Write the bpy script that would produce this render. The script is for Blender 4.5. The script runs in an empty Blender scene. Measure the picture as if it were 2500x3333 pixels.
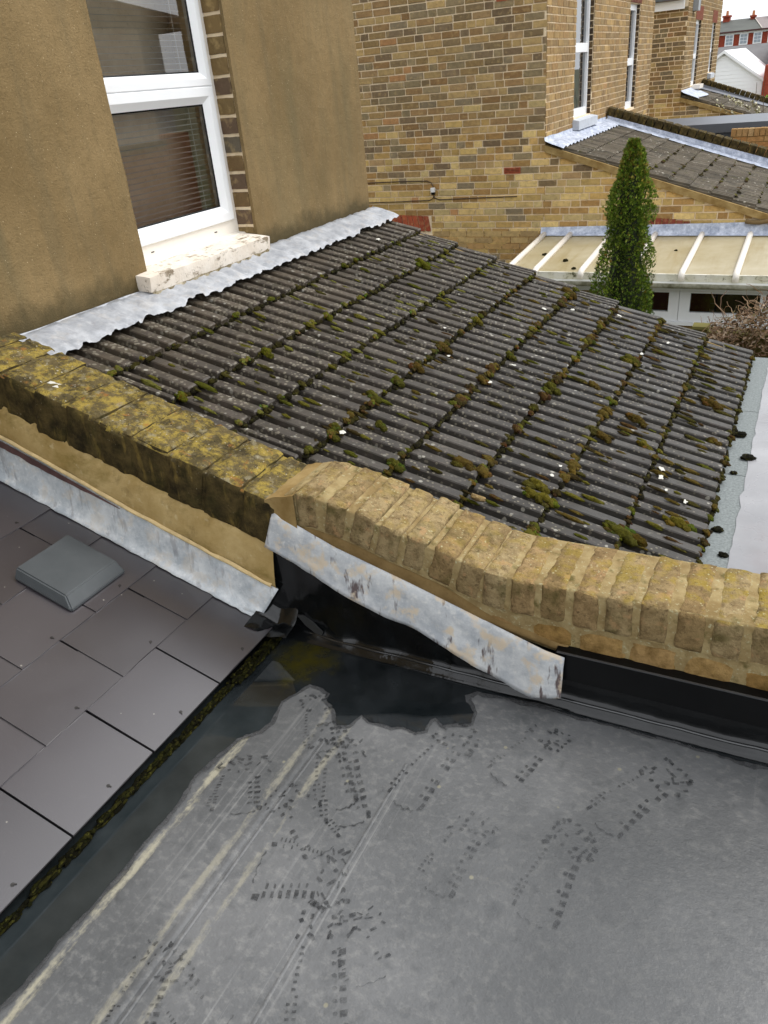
import bpy, bmesh, math, random
from mathutils import Vector, Matrix, noise
R = math.radians
random.seed(7)
scene = bpy.context.scene
COL = scene.collection

# ------------------------------------------------------------------ camera
CAM = Vector((1.177, -1.449, 1.400))
yaw, pitch, roll = R(-29.234), R(28.997), R(-5.505)
fw = Vector((math.cos(pitch)*math.sin(yaw), math.cos(pitch)*math.cos(yaw), -math.sin(pitch)))
rt = Vector((math.cos(yaw), -math.sin(yaw), 0)); up = rt.cross(fw)
r2 = math.cos(roll)*rt + math.sin(roll)*up; u2 = -math.sin(roll)*rt + math.cos(roll)*up
cd = bpy.data.cameras.new('camera'); cam = bpy.data.objects.new('camera', cd); COL.objects.link(cam)
cam.matrix_world = Matrix(((r2.x, u2.x, -fw.x, CAM.x), (r2.y, u2.y, -fw.y, CAM.y), (r2.z, u2.z, -fw.z, CAM.z), (0, 0, 0, 1)))
cd.sensor_fit = 'VERTICAL'; cd.sensor_height = 36; cd.sensor_width = 27; cd.lens = 36*2518/3333
cd.clip_start = 0.05; cd.clip_end = 2000
scene.camera = cam

# ------------------------------------------------------------------ overcast sky, soft sun, exposure
SUN_DIR = Vector((0.55, 0.42, 0.95)).normalized()
el = math.asin(SUN_DIR.z); az = math.atan2(SUN_DIR.x, SUN_DIR.y)
world = bpy.data.worlds.new('World'); scene.world = world; world.use_nodes = True
wn, wl = world.node_tree.nodes, world.node_tree.links
bg = wn['Background']
sky = wn.new('ShaderNodeTexSky'); sky.sky_type = 'NISHITA'; sky.sun_disc = False
sky.sun_elevation = el; sky.sun_rotation = az; sky.air_density = 1.0; sky.dust_density = 6.0; sky.ozone_density = 1.0
hs = wn.new('ShaderNodeHueSaturation'); hs.inputs['Saturation'].default_value = 0.10
wl.new(sky.outputs[0], hs.inputs['Color'])
# cloud deck: soft variation over the whole sky
tc = wn.new('ShaderNodeTexCoord'); nz = wn.new('ShaderNodeTexNoise'); nz.inputs['Scale'].default_value = 2.2; nz.inputs['Detail'].default_value = 5
wl.new(tc.outputs['Generated'], nz.inputs['Vector'])
mr = wn.new('ShaderNodeMapRange'); mr.inputs[1].default_value = .3; mr.inputs[2].default_value = .7; mr.inputs[3].default_value = .78; mr.inputs[4].default_value = 1.12
wl.new(nz.outputs[0], mr.inputs[0])
mx = wn.new('ShaderNodeMix'); mx.data_type = 'RGBA'; mx.blend_type = 'MULTIPLY'; mx.inputs[0].default_value = 1
ov = wn.new('ShaderNodeMix'); ov.data_type = 'RGBA'; ov.inputs[0].default_value = .75; ov.inputs[7].default_value = (6.4, 6.6, 6.9, 1)
wl.new(hs.outputs[0], ov.inputs[6]); wl.new(ov.outputs[2], mx.inputs[6]); wl.new(mr.outputs[0], mx.inputs[7])
wl.new(mx.outputs[2], bg.inputs['Color']); bg.inputs['Strength'].default_value = 0.13
sd = bpy.data.lights.new('sun', 'SUN'); sd.energy = 0.7; sd.angle = R(25); sd.color = (1, .96, .9)
so = bpy.data.objects.new('sun', sd); COL.objects.link(so); so.rotation_euler = (-SUN_DIR).to_track_quat('-Z', 'Y').to_euler()
vs = scene.view_settings
vs.view_transform = 'Standard'; vs.look = 'None'; vs.gamma = 1; vs.use_curve_mapping = False; vs.exposure = 1.05
scene.render.engine = 'CYCLES'
scene.cycles.use_denoising = True
scene.cycles.max_bounces = 6; scene.cycles.diffuse_bounces = 3; scene.cycles.glossy_bounces = 3; scene.cycles.transparent_max_bounces = 8

# ------------------------------------------------------------------ helpers
def lin(c):
    return tuple((v/255/12.92 if v/255 <= .04045 else ((v/255+.055)/1.055)**2.4) for v in c)
def S(r, g, b, k=1.0):
    return tuple(v*k for v in lin((r, g, b))) + (1,)

class MB:
    def __init__(s): s.v = []; s.f = []; s.m = []; s.c = []
    def face(s, idx, m=0, c=None): s.f.append(idx); s.m.append(m); s.c.append(c)
    def hexa(s, p, m=0, c=None, skip=()):
        b = len(s.v); s.v += [tuple(q) for q in p]
        for i, f in enumerate(((0,3,2,1), (4,5,6,7), (0,1,5,4), (1,2,6,5), (2,3,7,6), (3,0,4,7))):
            if i not in skip: s.face(tuple(b+j for j in f), m, c)
    def box(s, x0, x1, y0, y1, z0, z1, m=0, c=None, skip=()):
        s.hexa(((x0,y0,z0), (x1,y0,z0), (x1,y1,z0), (x0,y1,z0), (x0,y0,z1), (x1,y0,z1), (x1,y1,z1), (x0,y1,z1)), m, c, skip)
    def prism(s, poly, axis, a, b, m=0, c=None):
        # poly: 2D points; axis 'y' -> poly in (x,z); 'x' -> (y,z); 'z' -> (x,y)
        def P(q, t):
            return (q[0], t, q[1]) if axis == 'y' else ((t, q[0], q[1]) if axis == 'x' else (q[0], q[1], t))
        k = len(s.v); n = len(poly)
        s.v += [P(q, a) for q in poly] + [P(q, b) for q in poly]
        s.face(tuple(k+i for i in range(n)), m, c); s.face(tuple(k+n+i for i in reversed(range(n))), m, c)
        for i in range(n):
            j = (i+1) % n; s.face((k+i, k+n+i, k+n+j, k+j), m, c)
    def grid(s, rows, m=0, c=None, close=False):
        k = len(s.v); nr, nc = len(rows), len(rows[0])
        for r in rows: s.v += [tuple(q) for q in r]
        for i in range(nr-1):
            for j in range(nc-1 if not close else nc):
                j2 = (j+1) % nc
                s.face((k+i*nc+j, k+i*nc+j2, k+(i+1)*nc+j2, k+(i+1)*nc+j), m, c)
    def tube(s, pts, r, n=6, m=0, c=None, taper=None):
        rows = []
        for i, p in enumerate(pts):
            p = Vector(p); a = Vector(pts[max(i-1, 0)]); b = Vector(pts[min(i+1, len(pts)-1)])
            t = (b-a).normalized(); e = t.cross(Vector((0, 0, 1)))
            if e.length < 1e-3: e = t.cross(Vector((1, 0, 0)))
            e.normalize(); g = t.cross(e)
            rr = r if taper is None else r*(1-(1-taper)*i/(len(pts)-1))
            rows.append([p + rr*(math.cos(q)*e + math.sin(q)*g) for q in (2*math.pi*k/n for k in range(n))])
        s.grid(rows, m, c, close=True)
        b = len(s.v); s.face(tuple(b-n+i for i in range(n)), m, c); s.face(tuple(b-n*len(pts)+i for i in reversed(range(n))), m, c)
    def mesh(s, name, smooth=False, fix=True):
        me = bpy.data.meshes.new(name); me.from_pydata(s.v, [], s.f)
        if any(s.m): me.polygons.foreach_set('material_index', s.m)
        if any(c is not None for c in s.c):
            at = me.attributes.new('tint', 'FLOAT_COLOR', 'FACE')
            at.data.foreach_set('color', [x for c in s.c for x in ((c if c is not None else (1, 1, 1, 1)))])
        if smooth: me.polygons.foreach_set('use_smooth', [True]*len(me.polygons))
        if fix:
            bm = bmesh.new(); bm.from_mesh(me); bmesh.ops.recalc_face_normals(bm, faces=bm.faces); bm.to_mesh(me); bm.free()
        me.update(); return me

def link(name, data, mats=None, parent=None, loc=None, color=None):
    o = bpy.data.objects.new(name, data); COL.objects.link(o)
    if data is not None and mats is not None and len(data.materials) == 0:
        for m in (mats if isinstance(mats, (list, tuple)) else [mats]): data.materials.append(m)
    if parent is not None: o.parent = parent
    if loc is not None: o.location = loc
    if color is not None: o.color = color
    return o
def build(mb, name, mats, parent=None, smooth=False, fix=True, kind=None):
    o = link(name, mb.mesh(name, smooth, fix), mats, parent)
    if kind: o['kind'] = kind
    return o
def thing(name, label, cat, loc=(0, 0, 0), group=None):
    o = bpy.data.objects.new(name, None); COL.objects.link(o); o['label'] = label; o['category'] = cat
    o.empty_display_size = .1
    if group: o['group'] = group
    return o
def tag(o, label, cat=None, group=None, kind=None):
    o['label'] = label
    if cat: o['category'] = cat
    if group: o['group'] = group
    if kind: o['kind'] = kind
    return o
def nz3(x, y, z, s): return noise.noise(Vector((x*s, y*s, z*s)))

def rough_box(dx, dy, dz, nx, ny, nzn, amp, scale, seed, bev=.004):
    """a box centred on the origin, subdivided, edges worn back and faces uneven"""
    bm = bmesh.new()
    hx, hy, hz = dx/2, dy/2, dz/2
    vm = {}
    def V(i, j, k):
        if (i, j, k) not in vm:
            p = Vector((-hx+dx*i/nx, -hy+dy*j/ny, -hz+dz*k/nzn))
            e = (abs(p.x) > hx-1e-6) + (abs(p.y) > hy-1e-6) + (abs(p.z) > hz-1e-6)
            q = p.copy()
            if e >= 2:
                b = bev*(1+.8*noise.noise(p*40+Vector((seed, 0, 0))))*(1 if e == 2 else 1.3)
                q = Vector(tuple(v-math.copysign(b, v) if abs(abs(v)-h) < 1e-6 else v for v, h in zip(p, (hx, hy, hz))))
            q += noise.noise_vector(p*scale+Vector((seed*3.1, seed, 5)))*amp + noise.noise_vector(p*scale*3.3+Vector((seed, 7, seed)))*amp*.45
            vm[(i, j, k)] = bm.verts.new(q)
        return vm[(i, j, k)]
    for i in range(nx):
        for j in range(ny):
            for k in (0, nzn):
                bm.faces.new((V(i,j,k), V(i+1,j,k), V(i+1,j+1,k), V(i,j+1,k)))
    for i in range(nx):
        for k in range(nzn):
            for j in (0, ny):
                bm.faces.new((V(i,j,k), V(i+1,j,k), V(i+1,j,k+1), V(i,j,k+1)))
    for j in range(ny):
        for k in range(nzn):
            for i in (0, nx):
                bm.faces.new((V(i,j,k), V(i,j+1,k), V(i,j+1,k+1), V(i,j,k+1)))
    bmesh.ops.recalc_face_normals(bm, faces=bm.faces)
    me = bpy.data.meshes.new('brick'); bm.to_mesh(me); bm.free()
    me.polygons.foreach_set('use_smooth', [True]*len(me.polygons)); me.set_sharp_from_angle(angle=R(48))
    return me

# ------------------------------------------------------------------ materials
class MT:
    def __init__(s, name, rough=.8, spec=.5, metal=0):
        s.m = bpy.data.materials.new(name); s.m.use_nodes = True
        s.n, s.l = s.m.node_tree.nodes, s.m.node_tree.links
        s.p = s.n['Principled BSDF']; s.p.inputs['Roughness'].default_value = rough
        s.p.inputs['Specular IOR Level'].default_value = spec; s.p.inputs['Metallic'].default_value = metal
        s.geo = s.n.new('ShaderNodeNewGeometry'); s.P = s.geo.outputs['Position']
    def set(s, sock, v):
        if isinstance(v, bpy.types.NodeSocket): s.l.new(v, sock)
        else: sock.default_value = v
    def map(s, scale=(1, 1, 1), loc=(0, 0, 0), rot=(0, 0, 0)):
        n = s.n.new('ShaderNodeMapping'); s.l.new(s.P, n.inputs[0])
        n.inputs['Scale'].default_value = scale; n.inputs['Location'].default_value = loc; n.inputs['Rotation'].default_value = rot
        return n.outputs[0]
    def noise(s, scale, detail=4, rough=.6, vec=None, dist=0):
        n = s.n.new('ShaderNodeTexNoise'); s.l.new(vec or s.P, n.inputs['Vector'])
        n.inputs['Scale'].default_value = scale; n.inputs['Detail'].default_value = detail
        n.inputs['Roughness'].default_value = rough; n.inputs['Distortion'].default_value = dist
        return n.outputs[0]
    def vor(s, scale, vec=None, rand=1, out=0):
        n = s.n.new('ShaderNodeTexVoronoi'); s.l.new(vec or s.P, n.inputs['Vector']); n.inputs['Scale'].default_value = scale
        n.inputs['Randomness'].default_value = rand
        return n.outputs[out]
    def rng(s, v, a, b, c=0, d=1, smooth=False):
        n = s.n.new('ShaderNodeMapRange'); s.set(n.inputs[0], v)
        if smooth: n.interpolation_type = 'SMOOTHSTEP'
        for i, q in zip((1, 2, 3, 4), (a, b, c, d)): s.set(n.inputs[i], q)
        return n.outputs[0]
    def mix(s, f, a, b, mode='MIX'):
        n = s.n.new('ShaderNodeMix'); n.data_type = 'RGBA'; n.blend_type = mode
        s.set(n.inputs[0], f); s.set(n.inputs[6], a); s.set(n.inputs[7], b); return n.outputs[2]
    def math(s, op, a, b=0.0):
        n = s.n.new('ShaderNodeMath'); n.operation = op; s.set(n.inputs[0], a); s.set(n.inputs[1], b); return n.outputs[0]
    def sep(s, v=None):
        n = s.n.new('ShaderNodeSeparateXYZ'); s.l.new(v or s.P, n.inputs[0]); return n.outputs
    def ramp(s, v, stops):
        n = s.n.new('ShaderNodeValToRGB'); s.set(n.inputs[0], v); cr = n.color_ramp
        while len(cr.elements) < len(stops): cr.elements.new(.5)
        for e, (p, c) in zip(cr.elements, stops): e.position = p; e.color = c
        return n.outputs[0]
    def attr(s, name='tint'):
        n = s.n.new('ShaderNodeAttribute'); n.attribute_name = name; return n.outputs['Color']
    def ocol(s):
        n = s.n.new('ShaderNodeObjectInfo'); return n.outputs['Color']
    def orand(s):
        n = s.n.new('ShaderNodeObjectInfo'); return n.outputs['Random']
    def color(s, v): s.set(s.p.inputs['Base Color'], v); return s
    def rough(s, v): s.set(s.p.inputs['Roughness'], v); return s
    def bump(s, h, strength=.4, dist=.005):
        n = s.n.new('ShaderNodeBump'); s.set(n.inputs['Height'], h); n.inputs['Strength'].default_value = strength; n.inputs['Distance'].default_value = dist
        s.l.new(n.outputs[0], s.p.inputs['Normal']); return s

def plain(name, col, rough=.6, spec=.4, var=.12, vscale=12, bump=0, bscale=200):
    t = MT(name, rough, spec)
    d = tuple(v*(1-var) for v in col[:3])+(1,); l = tuple(min(1, v*(1+var)) for v in col[:3])+(1,)
    t.color(t.mix(t.rng(t.noise(vscale, 5), .3, .7), d, l))
    if bump: t.bump(t.noise(bscale, 3), bump, .002)
    return t.m

def m_epdm():
    t = MT('weathered_rubber', .5, .35)
    x, y, z = t.sep()
    base = t.mix(t.rng(t.noise(3.2, 4, .55), .3, .7), S(120,122,124,.5), S(152,153,154,.5))
    fleck = t.noise(46, 5, .68, t.map((1, 1.3, 1)))
    base = t.mix(t.rng(fleck, .5, .70, 0, .42), base, S(190,189,185,.54))
    base = t.mix(t.rng(t.noise(26, 4), .54, .75, 0, .55), base, S(98,101,104,.46))
    # scuffed lines along the sheet (factory rolls run along y)
    st = t.noise(1, 4, .7, t.map((95, 1.1, 1)))
    band = t.rng(t.noise(1, 1, .5, t.map((6.5, .25, 1))), .52, .66)
    base = t.mix(t.math('MULTIPLY', t.rng(st, .56, .68, 0, .3), band), base, S(210,210,208,.6))
    # broad cloudy patches
    base = t.mix(t.rng(t.noise(1.3, 2, .5, t.map((1, 1, 1), (3, 1, 0))), .44, .62, 0, .6), base, S(94,96,97,.46))
    # cream dried residue left in two strips beside the gutter lap and the first seam
    def strip(x0, w, seed, thr):
        d = t.math('ABSOLUTE', t.math('SUBTRACT', x, x0))
        a = t.rng(d, 0, w, 1, 0, True)
        n = t.math('ADD', t.math('MULTIPLY', t.noise(1, 5, .72, t.map((26, 5.5, 1), (seed, seed, 0))), .75), t.math('MULTIPLY', t.noise(75, 3, .7), .25))
        return t.rng(t.math('MULTIPLY', a, n), thr, thr+.13)
    wob = t.noise(5, 2)
    for x0, w, sd, thr in ((.128, .05, 1.0, .40), (.281, .036, 4.2, .40), (.356, .042, 9.7, .43)):
        base = t.mix(t.math('MULTIPLY', strip(x0, w, sd, thr), .8 if x0 < .2 else .45), base, S(206,200,176,.6))
    yl = t.rng(y, -1.3, -.2, .55, 1.0)
    spots = t.vor(11, None, 1)
    base = t.mix(t.rng(spots, .035, .06, .6, 0), base, S(196,190,160,.5))
    dark = t.vor(5.3, t.map((1, 1, 1), (2.2, 8.1, 0)))
    base = t.mix(t.rng(dark, .03, .13, .45, 0), base, S(84,88,92,.5))
    t.color(base)
    t.rough(t.rng(fleck, .3, .7, .30, .48))
    t.bump(t.math('ADD', t.noise(110, 3, .6, t.map((1, 1.4, 1))), t.noise(9, 4, .6)), .35, .004)
    return t.m

def m_black_rubber():
    t = MT('wet_black_rubber', .16, .55)
    n = t.noise(9, 5)
    c = t.mix(t.rng(n, .35, .7), (.003,.0033,.0036,1), (.007,.008,.0085,1))
    c = t.mix(t.rng(t.noise(38, 4), .62, .72, 0, .35), c, (.016,.017,.017,1))
    t.color(c); t.rough(t.rng(t.noise(14, 4), .35, .65, .06, .26)); t.bump(t.noise(16, 3), .18, .008)
    return t.m

def m_water():
    t = MT('standing_water', .035, .5)
    n = t.noise(7, 5, .6)
    c = t.mix(t.rng(n, .35, .7), (.006,.008,.009,1), (.018,.021,.023,1))
    x, y, z = t.sep()
    silt = t.mix(t.rng(t.noise(9, 4, .6), .35, .7), (.017,.022,.024,1), (.030,.036,.038,1))
    c = t.mix(t.rng(t.math('ADD', y, t.math('MULTIPLY', t.noise(6, 3), .12)), -.30, -.16, 1, 0, True), c, silt)
    # algae lying on the bottom, mostly in the inner corner of the roof
    dx = t.math('ABSOLUTE', t.math('SUBTRACT', x, .12)); dy = t.math('ABSOLUTE', t.math('SUBTRACT', y, -.08))
    near = t.rng(t.math('ADD', dx, t.math('MULTIPLY', dy, .8)), .02, .24, 1, 0, True)
    alg = t.rng(t.math('MULTIPLY', near, t.noise(22, 6, .75)), .26, .62)
    c = t.mix(alg, c, S(84,78,24,.5))
    t.color(c); t.bump(t.noise(5, 2), .05, .004)
    return t.m

def m_slate():
    t = MT('fibre_cement_slate', .4, .66)
    o = t.orand()
    c = t.mix(o, S(80,74,80,.38), S(98,92,98,.38))
    c = t.mix(t.rng(t.noise(4, 3, .5), .4, .75, 0, .22), c, S(66,58,61,.36))
    c = t.mix(t.rng(t.noise(60, 3), .62, .8, 0, .15), c, S(125,118,116,.6))
    x, y, z = t.sep()
    sp = t.vor(16); c = t.mix(t.rng(sp, .03, .045, .75, 0), c, S(190,184,172,.7))
    t.color(c); t.rough(t.rng(t.noise(3, 3), .35, .7, .28, .36)); t.bump(t.noise(240, 2), .12, .001); t.p.inputs['IOR'].default_value = 1.9
    return t.m

def m_tile():
    t = MT('concrete_roof_tile', .62, .35)
    x, y, z = t.sep()
    o = t.orand()
    warm = t.rng(x, -1.0, .5, 1, 0)
    c0 = t.mix(o, S(96,84,68,.43), S(118,104,86,.43))
    c1 = t.mix(o, S(90,86,80,.38), S(108,103,96,.38))
    c = t.mix(warm, c1, c0)
    c = t.mix(t.rng(t.noise(9, 5, .65), .42, .72, 0, .75), c, S(58,54,50,.5))
    c = t.mix(t.rng(t.noise(26, 4, .6, t.map((1, 3, 1))), .55, .75, 0, .4), c, S(128,112,106,.6))
    # crusty grey-white lichen: dense on the upper courses, sparse below
    dens = t.rng(x, -1.0, .7, .46, .31)
    wv = t.noise(55, 3)
    f = t.vor(62, None, 1); f2 = t.vor(27, None, 1)
    fac = t.math('MULTIPLY', t.rng(t.math('ADD', f, t.math('MULTIPLY', wv, .25)), t.math('ADD', dens, .02), t.math('ADD', dens, .09), 1, 0), t.rng(t.noise(8, 3), .36, .56))
    c = t.mix(t.math('MULTIPLY', fac, .8), c, S(158,150,132,.58))
    fac2 = t.math('MULTIPLY', t.rng(t.math('ADD', f2, t.math('MULTIPLY', wv, .2)), .25, .31, 1, 0), t.rng(t.noise(4.5, 3, .5, t.map((1,1,1),(5,2,1))), .46, .58))
    c = t.mix(t.math('MULTIPLY', fac2, .8), c, S(188,184,172,.7))
    c = t.mix(t.rng(t.noise(14, 5, .7, t.map((1, 1, 1), (9, 4, 2))), .58, .74, 0, .5), c, S(76,74,30,.5))
    t.color(c); t.rough(t.rng(t.noise(8, 3), .3, .7, .42, .75)); t.bump(t.noise(170, 4, .7), .4, .003)
    return t.m

def m_render():
    t = MT('brown_render', .9, .2)
    x, y, z = t.sep()
    c = t.mix(t.rng(t.noise(2.2, 5, .6), .32, .7), S(120,100,66), S(144,122,85))
    v = t.noise(1, 5, .65, t.map((14, 14, 1.2)))
    c = t.mix(t.rng(v, .48, .74, 0, .6), c, S(108,96,70))
    c = t.mix(t.rng(t.noise(1, 4, .6, t.map((4, 4, 1.1), (1, 3, 2))), .48, .74, 0, .55), c, S(100,94,68))
    c = t.mix(t.rng(t.noise(28, 4, .7), .5, .74, 0, .4), c, S(104,88,58))
    c = t.mix(t.rng(t.noise(150, 3, .7), .55, .72, 0, .55), c, S(88,72,46))
    c = t.mix(t.rng(t.noise(170, 3, .7, t.map((1,1,1),(3,3,3))), .6, .74, 0, .5), c, S(188,166,126))
    c = t.mix(t.rng(t.vor(42), .05, .085, .7, 0), c, S(196,176,140))
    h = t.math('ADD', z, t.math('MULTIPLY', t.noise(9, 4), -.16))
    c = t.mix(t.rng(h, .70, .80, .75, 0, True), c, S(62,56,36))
    t.color(c); t.bump(t.math('ADD', t.noise(160, 4, .7), t.noise(24, 4, .7)), .7, .005)
    return t.m

def m_lead(name, c0, c1, stain, warm=0.0):
    t = MT(name, .5, .5)
    c = t.mix(t.rng(t.noise(13, 6, .72), .38, .62), c0, c1)
    c = t.mix(t.rng(t.noise(6, 5, .7, t.map((1,1,1),(2,6,4))), .52, .66, 0, .5), c, c0)
    c = t.mix(t.rng(t.noise(45, 4, .65), .55, .72, 0, .6), c, stain)
    c = t.mix(t.rng(t.noise(1, 4, .65, t.map((28, 28, 5), (2, 8, 3))), .57, .64, 0, .9*warm), c, S(84,60,58,.7))
    c = t.mix(t.rng(t.noise(19, 4, .6, t.map((1, 1, 1), (7, 1, 4))), .53, .63, 0, .85*warm), c, S(222,204,176,.85))
    t.color(c); t.rough(t.rng(t.noise(20, 3), .3, .7, .36, .62)); t.bump(t.noise(30, 4), .25, .006)
    return t.m

def m_coping(name='new_coping_brick'):
    t = MT(name, .9, .2)
    o = t.orand()
    c = t.ramp(o, [(0, S(174,150,106,.7)), (.35, S(190,168,124,.7)), (.65, S(164,138,94,.7)), (1, S(190,160,114,.7))])
    c = t.mix(t.rng(t.noise(18, 5, .7), .42, .7, 0, .8), c, S(126,100,62,.6))
    c = t.mix(t.rng(t.noise(44, 5, .75, t.map((1, 1, 1), (6, 2, 9))), .5, .64, 0, .6), c, S(112,90,56,.6))
    c = t.mix(t.rng(t.noise(9, 5, .7, t.map((1, 1, 1), (1, 5, 3))), .54, .68, 0, .55), c, S(118,108,62,.6))
    c = t.mix(t.rng(t.noise(30, 3, .6, t.map((1, 1, 1), (3, 9, 1))), .58, .7, 0, .7), c, S(206,164,116,.62))
    c = t.mix(t.rng(t.noise(1, 4, .6, t.map((60, 60, 200))), .6, .75, 0, .35), c, S(92,66,36,.6))
    x, y, z = t.sep(); nzv = t.sep(t.geo.outputs['Normal'])[2]
    # crustose lichen settles on the weathering face
    topf = t.rng(nzv, .35, .8)
    yl = t.math('MULTIPLY', t.rng(t.noise(24, 4), .47, .62), t.rng(x, .5, 1.3, .35, 1))
    c = t.mix(t.math('MULTIPLY', t.math('MULTIPLY', topf, yl), .8), c, S(186,160,62,.62))
    sp = t.rng(t.math('ADD', t.vor(95), t.math('MULTIPLY', t.noise(55, 4, .7), .6)), .44, .56, 1, 0)
    c = t.mix(t.math('MULTIPLY', t.rng(t.noise(70, 4, .75), .56, .68), .7), c, S(88,68,44,.6))
    c = t.mix(t.math('MULTIPLY', t.math('MULTIPLY', topf, sp), t.rng(t.noise(21, 4, .7), .42, .56, 0, .85)), c, S(204,194,150,.7))
    gr = t.math('MULTIPLY', t.rng(t.noise(17, 4, .6, t.map((1, 1, .6), (8, 8, 1))), .52, .7), t.rng(nzv, .1, .5, .75, 0))
    c = t.mix(gr, c, S(96,92,36,.5))
    t.color(c); t.bump(t.math('ADD', t.noise(130, 4, .75), t.math('MULTIPLY', t.noise(35, 4), .8)), .85, .006)
    return t.m

def m_old_top():
    t = MT('lichen_covered_old_brick', .95, .15)
    c = t.mix(t.rng(t.noise(12, 5, .7), .35, .68), S(88,78,52,.6), S(132,116,78,.6))
    c = t.mix(t.rng(t.noise(21, 6, .78, t.map((1, 1, 1), (4, 4, 4))), .46, .6, 0, .85), c, S(184,160,76,.68))
    c = t.mix(t.rng(t.noise(30, 4, .6, t.map((1, 1, 1), (1, 9, 2))), .56, .68, 0, .8), c, S(166,156,126,.62))
    c = t.mix(t.rng(t.noise(24, 4, .6, t.map((1, 1, 1), (11, 2, 7))), .6, .7, 0, .8), c, S(178,122,62,.6))
    c = t.mix(t.rng(t.noise(8, 6, .78, t.map((1, 1, 1), (3, 7, 7))), .5, .64, 0, .85), c, S(62,55,38,.5))
    c = t.mix(t.rng(t.noise(85, 3, .75), .6, .7, 0, .8), c, S(34,30,20,.5))
    c = t.mix(t.math('MULTIPLY', t.rng(t.math('ADD', t.vor(80), t.math('MULTIPLY', t.noise(45, 4, .7), .7)), .42, .54, .85, 0), t.rng(t.noise(10, 4, .7), .42, .56)), c, S(198,192,172,.7))
    t.color(c); t.bump(t.math('ADD', t.noise(110, 4, .75), t.noise(30, 4)), .7, .006)
    return t.m
def m_old_side():
    t = MT('sooty_algae_brick', .95, .15)
    c = t.mix(t.rng(t.noise(15, 5, .7), .35, .66), S(40,34,20), S(92,78,46))
    c = t.mix(t.rng(t.noise(1, 4, .6, t.map((30, 30, 7))), .56, .7, 0, .7), c, S(128,108,56))
    c = t.mix(t.rng(t.noise(9, 5, .7, t.map((1, 1, 1), (3, 7, 7))), .5, .66, 0, .6), c, S(46,46,20))
    c = t.mix(t.math('MULTIPLY', t.rng(t.math('ADD', t.vor(70), t.math('MULTIPLY', t.noise(45, 4, .7), .7)), .38, .48, .7, 0), t.rng(t.noise(8, 4, .7), .5, .64)), c, S(170,162,134))
    t.color(c); t.bump(t.math('ADD', t.noise(110, 4, .75), t.noise(30, 4)), .7, .006)
    return t.m
def m_fillet():
    t = MT('mortar_render_band', .85, .25)
    c = t.mix(t.rng(t.noise(6, 6, .7), .35, .68), S(156,130,78), S(190,166,116))
    c = t.mix(t.rng(t.noise(5, 5, .7, t.map((1, 1, 2), (3, 3, 9))), .5, .68, 0, .8), c, S(120,102,46))
    c = t.mix(t.rng(t.noise(11, 6, .75, t.map((1, 1, 1), (8, 2, 5))), .56, .72, 0, .6), c, S(104,86,48))
    c = t.mix(t.rng(t.noise(40, 4), .62, .75, 0, .5), c, S(206,190,150))
    t.color(c); t.bump(t.noise(60, 4), .3, .004)
    return t.m
def m_mortar(name, a, b, bs=.35):
    t = MT(name, .95, .15)
    c = t.mix(t.rng(t.noise(10, 5), .35, .7), a, b)
    c = t.mix(t.rng(t.noise(70, 3), .6, .75, 0, .4), c, tuple(v*.55 for v in a[:3])+(1,))
    t.color(c); t.bump(t.noise(120, 4), bs, .004); return t.m
def m_brick(name, mode, bs=.45):
    t = MT(name, .92, .18)
    c = t.ocol() if mode == 'obj' else t.attr()
    c = t.mix(t.rng(t.noise(17, 6, .75), .42, .66, 0, .7), c, t.mix(.55, c, S(78,64,46)))
    c = t.mix(t.rng(t.noise(21, 4, .6, t.map((1, 1, 1), (2, 5, 8))), .53, .68, 0, .6), c, t.mix(.55, c, S(200,174,120)))
    c = t.mix(t.rng(t.noise(60, 3), .62, .74, 0, .45), c, S(60,48,36))
    t.color(c); t.bump(t.noise(70, 4, .7), bs, .006); return t.m
def m_moss():
    t = MT('moss', .95, .1)
    c = t.attr()
    c = t.mix(t.rng(t.noise(150, 3, .7), .4, .7, 0, .75), c, t.mix(.7, c, S(30,26,8)))
    c = t.mix(t.rng(t.noise(90, 3, .7, t.map((1,1,1),(4,4,4))), .55, .75, 0, .5), c, S(150,146,62,.6))
    t.color(c); t.bump(t.noise(320, 3, .8), 1.0, .006); return t.m
def m_leaf(name, rough=.6):
    t = MT(name, rough, .3); c = t.attr(); t.color(c)
    return t.m
def m_glass(name, tint=(.9, .93, .95, 1), boost=1.0):
    m = bpy.data.materials.new(name); m.use_nodes = True; n, l = m.node_tree.nodes, m.node_tree.links
    n.remove(n['Principled BSDF']); out = n['Material Output']
    tr = n.new('ShaderNodeBsdfTransparent'); tr.inputs[0].default_value = tint
    gl = n.new('ShaderNodeBsdfGlossy'); gl.inputs['Roughness'].default_value = .012
    fr = n.new('ShaderNodeFresnel'); fr.inputs[0].default_value = 1.62
    mu = n.new('ShaderNodeMath'); mu.operation = 'MULTIPLY'; mu.inputs[1].default_value = boost; mu.use_clamp = True
    mx = n.new('ShaderNodeMixShader'); l.new(fr.outputs[0], mu.inputs[0]); l.new(mu.outputs[0], mx.inputs[0])
    l.new(tr.outputs[0], mx.inputs[1]); l.new(gl.outputs[0], mx.inputs[2]); l.new(mx.outputs[0], out.inputs[0])
    return m

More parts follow.
